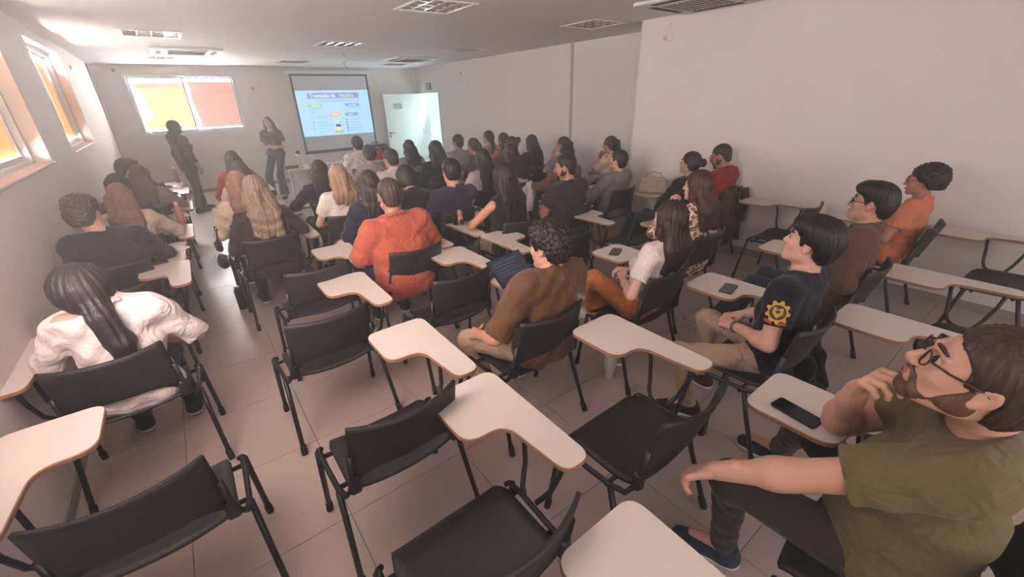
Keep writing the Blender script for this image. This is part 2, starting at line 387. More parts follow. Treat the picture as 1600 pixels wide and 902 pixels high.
# exit sign over the opening
sg = tag(empty('exit_sign', (XR-0.006, 11.74, 2.215)), 'small dark green exit sign above the bright door opening', 'sign')
M_SGN = mat('exit_green', srgb(40, 82, 76), 0.5)
MB().box(-0.004, 0.004, -0.17, 0.17, -0.085, 0.085, 0.001).build('sign_panel', M_SGN, sg)
mw = mat('sign_white', srgb(214, 226, 222), 0.5)
MB().box(-0.0062, -0.0042, 0.02, 0.15, -0.07, 0.07).build('door_pictogram', mw, sg)
rm = MB()
rm.tube([(-0.0068, 0.085, 0.045), (-0.0068, 0.084, 0.045001)], 0.012, 10)
rm.prism([(0, 0)]*3, 0, 0) if False else None
for a, b, r in (((0.085, 0.03), (0.09, -0.01), 0.010), ((0.09, -0.01), (0.115, -0.045), 0.008), ((0.09, -0.01), (0.065, -0.05), 0.008), ((0.085, 0.022), (0.055, 0.0), 0.006), ((0.085, 0.022), (0.12, 0.012), 0.006)):
    rm.tube([(-0.0068, a[0], a[1]), (-0.0068, b[0], b[1])], r, 6)
rm.build('running_figure', M_SGN, sg)
ar = MB(); ar.add([(-0.0062, -0.045, -0.06), (-0.0062, -0.085, -0.06), (-0.0062, -0.085, 0.01), (-0.0062, -0.045, 0.01), (-0.0062, -0.025, 0.01), (-0.0062, -0.105, 0.01), (-0.0062, -0.065, 0.065)], [(0, 1, 2, 3), (4, 5, 6)])
ar.build('arrow', mw, sg)

# ------------------------------------------------------------------ projection screen and slide
scr = tag(empty('projection_screen', (3.67, YF-0.05, 0.68)), 'large pull-down projection screen with black border showing a blue slide', 'screen')
SW, SH = 0.975, 1.87
M_SCR = mat('screen_fabric', srgb(208, 206, 208), 0.85)
MB().box(-SW, SW, -0.004, 0.004, 0, SH).build('fabric', M_SCR, scr)
bd = MB(); q = 0.045
bd.box(-SW, -SW+q, -0.006, -0.0042, 0, SH); bd.box(SW-q, SW, -0.006, -0.0042, 0, SH); bd.box(-SW+q, SW-q, -0.006, -0.0042, 0, q); bd.box(-SW+q, SW-q, -0.006, -0.0042, SH-q, SH)
bd.build('black_border', mat('border_black', srgb(54, 56, 72), 0.7), scr)
MB().tube([(-SW-0.02, 0, -0.012), (SW+0.02, 0, -0.012)], 0.014, 10).build('bottom_bar', M_BLACK, scr, smooth=True)
MB().box(-SW-0.08, SW+0.08, -0.04, 0.045, SH, SH+0.09, 0.012).build('roller_case', M_WHITE, scr)
def emat(name, r, g, b, e=1.0):
    c = srgb(r, g, b); m_ = mat(name, (0.02, 0.02, 0.02, 1), 0.9, emit=c, estr=e)
    if name != 'slide_blue': m_.cycles.emission_sampling = 'NONE'
    return m_
slide = MB().box(-SW+q, SW-q, -0.0085, -0.0065, 0.40, 1.49).build('projected_slide', emat('slide_blue', 164, 210, 255), scr)
def sl(name, x0, x1, z0, z1, m, d=0.0097, rad=0.02):
    pts = rounded([(x0, z0), (x1, z0), (x1, z1), (x0, z1)], rad, 3)
    n = len(pts); mb = MB(); mb.add([(p[0], -d, p[1]) for p in pts]+[(p[0], -0.0086, p[1]) for p in pts], [tuple(range(n-1, -1, -1))][::-1]+[(i, (i+1) % n, n+(i+1) % n, n+i) for i in range(n)])
    return mb.build(name, m, slide)
S_TITLE = emat('slide_title_band', 128, 140, 200); S_GRN = emat('slide_green', 150, 205, 120); S_BLU = emat('slide_royal', 105, 150, 235); S_ORA = emat('slide_orange', 238, 178, 110)
S_TXT = emat('slide_text_grey', 112, 158, 214); S_WHT = emat('slide_white', 240, 248, 255); S_YEL = emat('slide_yellow', 216, 222, 150); S_SKIN = emat('slide_skin', 238, 206, 188); S_HAIR = emat('slide_hair', 86, 78, 90); S_PALE = emat('slide_pale', 176, 222, 252)
sl('title_band', -0.66, 0.66, 1.30, 1.43, S_TITLE)
def text(name, s, x, z, size, m, d=0.0102, parent=None, yscale=1.0):
    cu = bpy.data.curves.new(name, 'FONT'); cu.body = s; cu.size = size; cu.align_x = 'LEFT'; cu.align_y = 'CENTER'; cu.extrude = 0.0; cu.resolution_u = 3
    try: cu.offset = 0.0016*size/0.1
    except Exception: pass
    to = bpy.data.objects.new(name, cu); COL.objects.link(to); dg = bpy.context.evaluated_depsgraph_get()
    me = bpy.data.meshes.new_from_object(to.evaluated_get(dg)); bpy.data.objects.remove(to); bpy.data.curves.remove(cu)
    me.materials.clear(); me.materials.append(m)
    o = bpy.data.objects.new(name, me); COL.objects.link(o); o.parent = parent or slide; o.rotation_euler = (math.pi/2, 0, 0); o.location = (x, -d, z)
    return o
text('title_text', 'Transição da', -0.60, 1.365, 0.125, S_WHT); text('title_text', 'Insulina', 0.15, 1.365, 0.125, S_YEL)
sl('subtitle_line', -0.40, 0.50, 1.247, 1.257, S_TXT, rad=0.004); sl('subtitle_line', -0.30, 0.34, 1.222, 1.232, S_TXT, rad=0.004)
sl('heading_pill', -0.70, -0.32, 1.10, 1.17, S_GRN, rad=0.03); sl('heading_pill', 0.26, 0.64, 1.10, 1.17, S_BLU, rad=0.03)
sl('heading_line', -0.60, -0.42, 1.127, 1.143, S_WHT, 0.0102, 0.005); sl('heading_line', 0.35, 0.56, 1.127, 1.143, S_WHT, 0.0102, 0.005)
for x0, x1, z in ((-0.74, -0.28, 1.055), (0.22, 0.70, 1.055), (-0.60, -0.28, 0.88), (-0.66, -0.36, 0.84), (-0.54, -0.26, 0.73), (-0.54, -0.18, 0.655), (-0.54, -0.30, 0.58), (0.30, 0.62, 0.77), (0.30, 0.60, 0.70), (0.30, 0.66, 0.63), (0.30, 0.62, 0.56), (0.30, 0.60, 0.50)):
    sl('text_line', x0, x1, z-0.006, z+0.006, S_TXT, rad=0.003)
sl('tag_pill', -0.66, -0.55, 0.965, 1.01, S_GRN, rad=0.015); sl('name_pill', 0.22, 0.58, 0.86, 0.94, S_BLU, rad=0.03); sl('name_line', 0.30, 0.42, 0.893, 0.907, S_WHT, 0.0102, 0.005)
for z in (0.73, 0.655, 0.58):
    sl('bullet_icon', -0.66, -0.60, z-0.028, z+0.028, S_GRN, rad=0.028)
for z in (0.77, 0.70, 0.63, 0.56, 0.50):
    sl('bullet_icon', 0.20, 0.26, z-0.026, z+0.026, S_BLU, rad=0.026)
am = MB(); pts = [(-0.18, 0.86), (0.06, 0.86), (0.06, 0.84), (0.12, 0.905), (0.06, 0.97), (0.06, 0.95), (-0.18, 0.95)]
am.add([(p[0], -0.0097, p[1]) for p in pts], [tuple(range(7))]); am.build('arrow', S_ORA, slide)
sl('arrow_line', -0.12, 0.03, 0.895, 0.915, S_WHT, 0.0102, 0.005)
sl('illustration_body', -0.14, 0.10, 0.44, 0.51, S_GRN, rad=0.03); sl('illustration_face', -0.08, 0.05, 0.50, 0.65, S_SKIN, 0.0102, 0.055); sl('illustration_hair', -0.085, 0.055, 0.60, 0.665, S_HAIR, 0.0106, 0.03); sl('illustration_hand', -0.20, -0.13, 0.49, 0.55, S_SKIN, 0.0102, 0.03)
sl('cloud_shape', -0.12, 0.02, 0.70, 0.81, S_PALE, rad=0.05)

# ------------------------------------------------------------------ ceiling fittings
def make_fixture():
    r = empty('ceiling_light')
    fr = MB(); o, i = FH+0.015, FH-0.022
    fr.box(-o, o, -o, -i, -0.008, 0.002, 0.002); fr.box(-o, o, i, o, -0.008, 0.002, 0.002); fr.box(-o, -i, -i, i, -0.008, 0.002, 0.002); fr.box(i, o, -i, i, -0.008, 0.002, 0.002)
    fr.build('frame', M_WHITE, r)
    hs = MB(); hs.box(-FH, FH, -FH, FH, 0.09, 0.10); hs.box(-FH, -FH+0.004, -FH, FH, 0.0, 0.09); hs.box(FH-0.004, FH, -FH, FH, 0, 0.09); hs.box(-FH, FH, -FH, -FH+0.004, 0, 0.09); hs.box(-FH, FH, FH-0.004, FH, 0, 0.09)
    hs.build('housing', M_DARKGAP, r)
    for k in range(4):
        x = -0.21+0.14*k
        MB().tube([(x, -0.27, 0.07), (x, 0.27, 0.07)], 0.013, 10).build('unlit_tube', mat('unlit_lamp', srgb(165, 158, 156), 0.4), r, smooth=True)
    for k in range(5):
        x = -0.28+0.14*k
        bl = MB(); bl.add([(x-0.022, -i, 0.05), (x+0.022, -i, 0.05), (x+0.006, -i, 0.0), (x-0.006, -i, 0.0), (x-0.022, i, 0.05), (x+0.022, i, 0.05), (x+0.006, i, 0.0), (x-0.006, i, 0.0)],
                          [(3, 2, 1, 0), (4, 5, 6, 7), (0, 1, 5, 4), (1, 2, 6, 5), (2, 3, 7, 6), (3, 0, 4, 7)])
        bl.build('louver_blade', M_CHROME, r)
    for k in range(5):
        y = -0.28+0.14*k
        for a in range(4):
            xa = -0.28+0.14*a+0.012; xb = xa+0.116
            bl = MB(); bl.add([(xa, y-0.022, 0.05), (xa, y+0.022, 0.05), (xa, y+0.005, 0.002), (xa, y-0.005, 0.002), (xb, y-0.022, 0.05), (xb, y+0.022, 0.05), (xb, y+0.005, 0.002), (xb, y-0.005, 0.002)],
                              [(0, 1, 2, 3), (7, 6, 5, 4), (0, 4, 5, 1), (1, 5, 6, 2), (2, 6, 7, 3), (3, 7, 4, 0)])
            bl.build('louver_blade', M_CHROME, r)
    return r
FL = ['unlit louvered ceiling light nearest the camera, above the middle rows', 'unlit louvered ceiling light beside the corner of the right wall', 'unlit louvered ceiling light along the right wall, before the far air conditioner',
      'unlit louvered ceiling light in the middle, beside the hanging cables', 'unlit louvered ceiling light right in front of the projection screen', 'unlit louvered ceiling light on the left, before the air conditioner',
      'unlit louvered ceiling light nearest the front window', 'unlit louvered ceiling light in the front right corner by the door']
proto = None
for (x, y), lab in zip(FIXT, FL):
    if lab is None:
        continue
    f_ = make_fixture() if proto is None else copy_tree(proto)
    proto = proto or f_
    f_.location = (x, y, ZC); tag(f_, lab, 'ceiling light', 'recessed ceiling lights')
proto = None
def make_ac():
    r = empty('air_conditioner'); h = 0.475
    MB().prism(rounded([(-h, -h), (h, -h), (h, h), (-h, h)], 0.06, 4), -0.035, 0.0, 0.008).build('panel', M_WHITE, r)
    MB().box(-0.27, 0.27, -0.27, 0.27, -0.041, -0.034, 0.003).build('intake_grille', mat('grille_white', srgb(206, 202, 200), 0.5), r)
    for k in range(9): MB().box(-0.25, 0.25, -0.24+0.06*k-0.008, -0.24+0.06*k+0.008, -0.0445, -0.041).build('grille_slat', M_DARKGAP, r)
    for s in (-1, 1):
        MB().box(-0.28, 0.28, s*0.37-0.035, s*0.37+0.035, -0.039, -0.034, 0.002).build('air_vane', M_DARKGAP, r)
        MB().box(s*0.37-0.035, s*0.37+0.035, -0.28, 0.28, -0.039, -0.034, 0.002).build('air_vane', M_DARKGAP, r)
    MB().box(-0.43, -0.36, -0.43, -0.36, -0.0385, -0.034, 0.001).build('receiver_window', M_BLACK, r)
    return r
ac = None
for x, y, l in ((0.57, 9.40, 'white ceiling cassette air conditioner near the front window'), (4.66, 9.72, 'white ceiling cassette air conditioner near the door corner'), (4.66, 2.86, 'white ceiling cassette air conditioner overhead at the top edge by the near right wall')):
    a_ = make_ac() if ac is None else copy_tree(ac)
    ac = ac or a_
    a_.location = (x, y, ZC); tag(a_, l, 'air conditioner', 'ceiling cassettes')
cb = MB(); cb.tube([(2.94, 8.9, ZC), (2.95, 8.9, 2.62), (2.90, 8.9, 2.55), (2.94, 8.92, 2.50), (2.97, 8.9, 2.44)], 0.006, 6); cb.tube([(2.98, 8.94, ZC), (3.0, 8.94, 2.60), (2.94, 8.92, 2.52)], 0.004, 6)
tag(cb.build('hanging_cable', mat('cable_grey', srgb(150, 145, 146), 0.6), smooth=True), 'thin loose cables hanging from a hole in the ceiling', 'cable')
def wall_box(loc, lab, sx=1):
    r = tag(empty('smoke_detector', loc), lab, 'wall device')
    return r
b = tag(empty('alarm_sounder', (XN, 3.55, 2.50)), 'small white alarm box high on the near right wall with a cable above', 'alarm box')
MB().box(-0.03, 0, -0.06, 0.05, -0.06, 0.0, 0.006).build('housing', M_WHITE, b); MB().box(-0.05, -0.03, 0.0, 0.04, -0.05, -0.01, 0.006).build('lens', mat('pinkish_lens', srgb(205, 150, 145), 0.3), b)
MB().tube([(-0.004, 0.0, 0.0), (-0.004, 0.01, 0.10), (-0.004, -0.02, 0.12), (-0.004, -0.01, 0.0)], 0.003, 5).build('cable', M_WHITE, b); MB().box(-0.02, 0, -0.03, 0.03, 0.10, 0.135, 0.004).build('cover_plate', M_WHITE, b)
for loc, l in (((XL+0.0, 9.61, 2.46), 'tiny dark sensor on the left wall past the far window'), ((XL+0.35, YF, 2.60), 'tiny grey bracket high on the front wall, left of the window'), ((1.85, YF, 2.24), 'tiny grey hook on the front wall between window and screen'), ((XR, 9.95, 2.44), 'tiny white socket high on the right wall with a thin cable')):
    d = MB(); d.lathe([(0.03, -0.012), (0.03, 0.006), (0.018, 0.02)], 12); o = d.build('wall_sensor', mat('sensor_grey', srgb(140, 130, 128), 0.5), smooth=True, loc=loc); tag(o, l, 'sensor')
    o.rotation_euler = (0, math.pi/2, 0) if loc[0] == XL else ((math.pi/2, 0, 0) if loc[1] == YF else (0, -math.pi/2, 0))

# ------------------------------------------------------------------ tablet-arm chair
def chair_meshes(side):
    """meshes of a chair facing +y, seat centre over the origin; side=+1 tablet on the right, -1 on the left"""
    D = {}
    def seat(u, v):
        x = -0.235+0.47*u; y = -0.185+0.40*v
        z = 0.452-0.012*math.cos(2.2*(u-0.5))+0.022*abs(2*u-1)**2.5-0.035*max(0, (v-0.78)/0.22)**2+0.014*max(0, (0.25-v)/0.25)**1.5
        x *= 1-0.07*max(0, v-0.85)/0.15-0.05*max(0, 0.12-v)/0.12
        y -= 0.02*(2*u-1)**2*(1 if v > 0.5 else -0.5)
        return (x, y, z)
    m = MB().sheet(seat, 14, 12, 0.016); D['seat'] = m.mesh('seat', True)
    def back(u, v):
        a = 2*u-1; x = 0.225*a*(1-0.04*v-0.10*max(0, 0.2-v)/0.2)
        zb = 0.520+0.060*(1-a**4); z = zb+(0.818+0.012*a*a-zb)*v
        y = -0.180-0.070*v-0.055*(1-a*a)
        return (x, y, z)
    D['backrest'] = MB().sheet(back, 16, 10, 0.014).mesh('backrest', True)
    for s in (1, -1):
        k = 'r' if s > 0 else 'l'
        D['front_leg_'+k] = MB().tube([(s*0.283, 0.165, 0.435), (s*0.287, 0.19, 0.30), (s*0.295, 0.235, 0.012)], 0.0125, 8).mesh('leg', True)
        D['rear_leg_'+k] = MB().tube([(s*0.272, -0.105, 0.435), (s*0.278, -0.145, 0.30), (s*0.295, -0.245, 0.012)], 0.0125, 8).mesh('leg', True)
        D['front_cap_'+k] = MB().tube([(s*0.2935, 0.228, 0.055), (s*0.2955, 0.237, 0.0)], 0.0165, 8).mesh('foot_cap', True)
        D['rear_cap_'+k] = MB().tube([(s*0.2905, -0.228, 0.055), (s*0.2955, -0.248, 0.0)], 0.0165, 8).mesh('foot_cap', True)
        D['rail_'+k] = MB().tube([(s*0.262, 0.185, 0.425), (s*0.275, 0.175, 0.437), (s*0.278, 0.10, 0.442), (s*0.270, -0.10, 0.442), (s*0.258, -0.165, 0.452), (s*0.240, -0.188, 0.49), (s*0.226, -0.20, 0.56), (s*0.222, -0.22, 0.68)], 0.0115, 8).mesh('side_rail', True)
        D['bracket_'+k] = MB().box(min(s*0.20, s*0.243), max(s*0.20, s*0.243), -0.210, -0.170, 0.475, 0.56, 0.008).mesh('back_bracket')
    D['crossbar_f'] = MB().tube([(-0.28, 0.13, 0.425), (0.28, 0.13, 0.425)], 0.0105, 8).mesh('crossbar', True)
    D['crossbar_r'] = MB().tube([(-0.27, -0.08, 0.425), (0.27, -0.08, 0.425)], 0.0105, 8).mesh('crossbar', True)
    out = [(0.115, 0.205), (0.285, 0.205), (0.310, -0.11), (0.425, -0.11), (0.440, 0.525), (0.115, 0.525)]
    rad = [0.075, 0.075, 0.05, 0.05, 0.06, 0.06]
    pts = rounded(out, rad, 6)
    if side < 0: pts = [(-x, y) for x, y in pts][::-1]
    D['tablet'] = MB().prism(pts, 0.7045, 0.7195).mesh('tablet_top')
    D['edge'] = MB().prism(pts, 0.699, 0.7165, 0.0).mesh('edge_band')
    P = np.array(pts); n = len(P); e = np.roll(P, -1, 0)-np.roll(P, 1, 0); e /= np.linalg.norm(e, axis=1, keepdims=True); nr = np.stack([e[:, 1], -e[:, 0]], 1)
    D['edge'] = MB().prism([tuple(p) for p in P+nr*0.0025], 0.6985, 0.7165, 0.002).mesh('edge_band')
    D['edge'].materials.append(M_EDGE)
    s = side
    D['support_f'] = MB().tube([(s*0.365, 0.20, 0.698), (s*0.362, 0.18, 0.60), (s*0.352, 0.165, 0.50), (s*0.33, 0.15, 0.462), (s*0.30, 0.12, 0.447), (s*0.283, 0.09, 0.444)], 0.0105, 8).mesh('tablet_support', True)
    D['support_r'] = MB().tube([(s*0.365, -0.045, 0.698), (s*0.358, -0.03, 0.60), (s*0.342, 0.0, 0.50), (s*0.318, 0.02, 0.462), (s*0.29, 0.03, 0.446)], 0.0105, 8).mesh('tablet_support', True)
    D['support_p'] = MB().box(min(s*0.335, s*0.395), max(s*0.335, s*0.395), -0.06, 0.22, 0.694, 0.699).mesh('support_plate')
    return D
CH = {1: chair_meshes(1), -1: chair_meshes(-1)}
def chair(c, sf, side, label, rz=0.0, group='black tablet-arm chairs'):
    D = CH[side]; r = tag(empty('tablet_chair', (c, sf-0.21, 0), math.radians(rz)), label, 'chair', group)
    link('seat', D['seat'], M_PLASTIC, r); link('backrest', D['backrest'], M_PLASTIC, r)
    for k in 'rl':
        for a in ('front', 'rear'):
            lg = link('leg', D[f'{a}_leg_{k}'], M_STEEL, r); link('foot_cap', D[f'{a}_cap_{k}'], M_CAPB, lg)
        link('side_rail', D['rail_'+k], M_STEEL, r); link('back_bracket', D['bracket_'+k], M_STEEL, r)
    link('crossbar', D['crossbar_f'], M_STEEL, r); link('crossbar', D['crossbar_r'], M_STEEL, r)
    tb = link('tablet_top', D['tablet'], M_TABLET, r); link('edge_band', D['edge'], M_EDGE, tb)
    link('tablet_support', D['support_f'], M_STEEL, r); link('tablet_support', D['support_r'], M_STEEL, r); link('support_plate', D['support_p'], M_STEEL, r)
    return r

# ------------------------------------------------------------------ bodies as smooth implicit surfaces
CORN = [(a, b, c) for a in (0, 1) for b in (0, 1) for c in (0, 1)]
EDG = [(i, j) for i in range(8) for j in range(i+1, 8) if sum(abs(p-q) for p, q in zip(CORN[i], CORN[j])) == 1]
def surface_net(f, org, res):
    nx, ny, nz = f.shape; s = f < 0
    c = np.zeros((nx-1, ny-1, nz-1), np.uint8)
    for a, b, d in CORN: c += s[a:nx-1+a, b:ny-1+b, d:nz-1+d]
    act = (c > 0) & (c < 8); ii = np.argwhere(act); n = len(ii)
    if n == 0: return np.zeros((0, 3)), np.zeros((0, 4), int)
    idx = np.full(act.shape, -1, np.int64); idx[act] = np.arange(n)
    V = np.stack([f[ii[:, 0]+a, ii[:, 1]+b, ii[:, 2]+d] for a, b, d in CORN], 1)
    acc = np.zeros((n, 3)); cnt = np.zeros(n); CA = np.array(CORN, float)
    for i, j in EDG:
        va, vb = V[:, i], V[:, j]; m = (va < 0) != (vb < 0)
        t = np.where(m, va/np.where(np.abs(va-vb) < 1e-9, 1, va-vb), 0)
        acc += np.where(m[:, None], CA[i]+t[:, None]*(CA[j]-CA[i]), 0); cnt += m
    pos = (ii+acc/cnt[:, None])*res+org
    Q = []
    for ax in range(3):
        sl0 = [slice(None)]*3; sl1 = [slice(None)]*3; sl0[ax] = slice(0, -1); sl1[ax] = slice(1, None)
        a, b = s[tuple(sl0)], s[tuple(sl1)]; e = a != b
        u, v = [(1, 2), (2, 0), (0, 1)][ax]
        e = e.copy()
        for w_ in (u, v):
            z = [slice(None)]*3; z[w_] = 0; e[tuple(z)] = False; z[w_] = -1; e[tuple(z)] = False
        p = np.argwhere(e)
        if len(p) == 0: continue
        fl = a[tuple(p.T)]
        def cell(du, dv):
            q = p.copy(); q[:, u] -= du; q[:, v] -= dv; return idx[tuple(q.T)]
        q = np.stack([cell(1, 1), cell(0, 1), cell(0, 0), cell(1, 0)], 1)
        q[~fl] = q[~fl][:, ::-1]
        Q.append(q)
    return pos, np.concatenate(Q)
class Blob:
    def __init__(s, res): s.res = res; s.ops = []; s.clips = []; s.disp = None
    def cone(s, a, b, ra, rb=None, k=0.02, sub=False, flat=False):
        a, b = np.array(a, float), np.array(b, float); rb = ra if rb is None else rb
        m = max(ra, rb); lo = np.minimum(a, b)-m; hi = np.maximum(a, b)+m
        ab = b-a; L2 = max(float(ab@ab), 1e-9); L = math.sqrt(L2)
        def fn(X, Y, Z):
            px, py, pz = X-a[0], Y-a[1], Z-a[2]
            t = (px*ab[0]+py*ab[1]+pz*ab[2])/L2; tc = np.clip(t, 0, None if flat else 1) if flat else np.clip(t, 0, 1)
            if flat: tc = np.maximum(t, 0)
            d = np.sqrt((px-tc*ab[0])**2+(py-tc*ab[1])**2+(pz-tc*ab[2])**2)-(ra+(rb-ra)*np.minimum(tc, 1))
            if flat: d = np.maximum(d, (t-1)*L)
            return d
        s.ops.append((lo, hi, k, sub, fn)); return s
    def ell(s, c, r, R=None, k=0.02, sub=False):
        c = np.array(c, float); r = np.array(r, float)
        m = float(r.max()) if R is not None else r
        def fn(X, Y, Z):
            px, py, pz = X-c[0], Y-c[1], Z-c[2]
            if R is not None:
                px, py, pz = (px*R[0, 0]+py*R[1, 0]+pz*R[2, 0], px*R[0, 1]+py*R[1, 1]+pz*R[2, 1], px*R[0, 2]+py*R[1, 2]+pz*R[2, 2])
            k0 = np.sqrt((px/r[0])**2+(py/r[1])**2+(pz/r[2])**2); k1 = np.sqrt((px/r[0]**2)**2+(py/r[1]**2)**2+(pz/r[2]**2)**2)
            return k0*(k0-1)/np.maximum(k1, 1e-6)
        s.ops.append((c-m, c+m, k, sub, fn)); return s
    def clip(s, fn): s.clips.append(fn); return s
    def arrays(s):
        if not any(not o[3] for o in s.ops): return np.zeros((0, 3)), np.zeros((0, 4), int)
        res = s.res; lo = np.min([o[0] for o in s.ops if not o[3]], 0)-res*3-0.012; hi = np.max([o[1] for o in s.ops if not o[3]], 0)+res*3+0.012
        n = np.ceil((hi-lo)/res).astype(int)+1
        ax = [(lo[i]+np.arange(n[i])*res).astype(np.float32) for i in range(3)]
        f = np.full(tuple(n), 0.06, np.float32)
        for (l, h, k, sub, fn) in s.ops:
            mg = k+0.03
            i0 = np.clip(np.floor((l-mg-lo)/res).astype(int), 0, n); i1 = np.clip(np.ceil((h+mg-lo)/res).astype(int)+1, 0, n)
            if np.any(i1 <= i0): continue
            sl_ = tuple(slice(a, b) for a, b in zip(i0, i1))
            X, Y, Z = ax[0][sl_[0]][:, None, None], ax[1][sl_[1]][None, :, None], ax[2][sl_[2]][None, None, :]
            d = fn(X, Y, Z).astype(np.float32); a = f[sl_]
            if sub: a = -a
            hh = np.maximum(k-np.abs(a-d), 0)/max(k, 1e-6); r = np.minimum(a, d)-hh*hh*k*0.25
            f[sl_] = -r if sub else r
        X, Y, Z = ax[0][:, None, None], ax[1][None, :, None], ax[2][None, None, :]
        if s.disp is not None: f = f+s.disp(X, Y, Z).astype(np.float32)
        for c in s.clips: f = np.maximum(f, c(X, Y, Z).astype(np.float32))
        return surface_net(f, lo, res)
def merge(parts):
    vs, fs, n = [], [], 0
    for v, f in parts:
        vs.append(v); fs.append(f+n); n += len(v)
    return np.concatenate(vs), np.concatenate(fs)
def np_mesh(name, v, f):
    me = bpy.data.meshes.new(name); me.vertices.add(len(v)); me.vertices.foreach_set('co', np.asarray(v, np.float32).ravel())
    me.loops.add(len(f)*4); me.loops.foreach_set('vertex_index', np.asarray(f, np.int32).ravel())
    me.polygons.add(len(f)); me.polygons.foreach_set('loop_start', np.arange(0, len(f)*4, 4, dtype=np.int32))
    me.polygons.foreach_set('use_smooth', np.ones(len(f), bool)); me.update(calc_edges=True)
    return me
def unit(v): v = np.array(v, float); return v/(np.linalg.norm(v)+1e-9)
def rotm(yaw=0, pitch=0, roll=0):
    """yaw + turns left, pitch + looks up, roll + tilts to the right"""
    y, p, r = (math.radians(a) for a in (yaw, pitch, roll))
    Rz = np.array([[math.cos(y), -math.sin(y), 0], [math.sin(y), math.cos(y), 0], [0, 0, 1]])
    Rx = np.array([[1, 0, 0], [0, math.cos(p), -math.sin(p)], [0, math.sin(p), math.cos(p)]])
    Ry = np.array([[math.cos(r), 0, math.sin(r)], [0, 1, 0], [-math.sin(r), 0, math.cos(r)]])
    return Rz@Rx@Ry

def add_head(S, H, R, s, ears=True, female=False):
    q = lambda x, y, z: H+R@(np.array([x, y, z])*s)
    S.ell(q(0, -0.014, 0.030), np.array([0.074, 0.094, 0.086])*s, R, 0.02)
    S.ell(q(0, 0.028, -0.030), np.array([0.060, 0.062, 0.082])*s, R, 0.03)
    jw = 0.044 if female else 0.050
    for e in (-1, 1):
        S.cone(q(e*jw, 0.004, -0.062), q(e*0.016, 0.066, -0.100), 0.024*s, 0.019*s, 0.02)
        S.ell(q(e*0.038, 0.058, -0.022), np.array([0.024, 0.022, 0.024])*s, R, 0.02)
        S.cone(q(e*0.014, 0.086, 0.024), q(e*0.046, 0.070, 0.022), 0.010*s, 0.009*s, 0.012)
        S.ell(q(e*0.031, 0.093, 0.004), np.array([0.016, 0.013, 0.012])*s, R, 0.010, sub=True)
    S.ell(q(0, 0.074, -0.100), np.array([0.022, 0.018, 0.017])*s, R, 0.015)
    S.cone(q(0, 0.086, 0.010), q(0, 0.106, -0.030), 0.0085*s, 0.0125*s, 0.010)
    for e in (-1, 1): S.ell(q(e*0.012, 0.097, -0.033), np.array([0.009, 0.010, 0.008])*s, R, 0.006)
    S.cone(q(-0.016, 0.087, -0.058), q(0.016, 0.087, -0.058), 0.008*s, None, 0.006)
    S.cone(q(-0.014, 0.085, -0.073), q(0.014, 0.085, -0.073), 0.009*s, None, 0.006)
    if ears:
        for e in (-1, 1):
            Re = R@rotm(0, 0, e*12)
            S.ell(q(e*0.078, -0.010, -0.004), np.array([0.010, 0.019, 0.031])*s, Re, 0.006)
            S.ell(q(e*0.088, -0.004, 0.002), np.array([0.006, 0.010, 0.016])*s, Re, 0.005, sub=True)
            S.ell(q(e*0.077, -0.002, -0.028), np.array([0.009, 0.010, 0.011])*s, Re, 0.006)
def add_hand(S, w, d, n, side, curl=(25, 30, 20), s=1.0, thumb=0.0, spread=1.0):
    d = unit(d); n = np.array(n, float); n = unit(n-d*(n@d)); t = np.cross(d, n)*side
    offs = (0.030, 0.010, -0.010, -0.029); lens = (0.072, 0.082, 0.076, 0.060); kn = (0.088, 0.092, 0.088, 0.080)
    S.cone(w-d*0.07*s, w+d*0.01*s, 0.027*s, 0.024*s, 0.015)
    for i in range(4):
        K = w+(d*kn[i]+t*offs[i])*s
        S.cone(w+(d*0.010+t*offs[i]*0.55)*s, K, 0.0155*s, 0.0115*s, 0.012)
        dr = unit(d+t*offs[i]*2.2*spread); p = K; ang = 0
        for j, fr in enumerate((0.44, 0.31, 0.25)):
            ang += math.radians(curl[j]*(1+0.10*(i-1)))
            v = dr*math.cos(ang)+n*math.sin(ang); e = p+v*lens[i]*fr*s
            S.cone(p, e, (0.0098-0.0011*j)*s, (0.0088-0.0011*j)*s, 0.003); p = e
    b = w+(d*0.018+t*0.024+n*0.006)*s; p1 = b+unit(d*0.60+t*(0.75-thumb)+n*0.35)*0.046*s; p2 = p1+unit(d*0.85+t*(0.30-thumb)+n*0.35)*0.032*s; p3 = p2+unit(d*0.9+t*(0.05-thumb)+n*0.45)*0.026*s
    S.cone(b, p1, 0.0155*s, 0.0115*s, 0.010); S.cone(p1, p2, 0.0112*s, 0.010*s, 0.003); S.cone(p2, p3, 0.010*s, 0.008*s, 0.003)

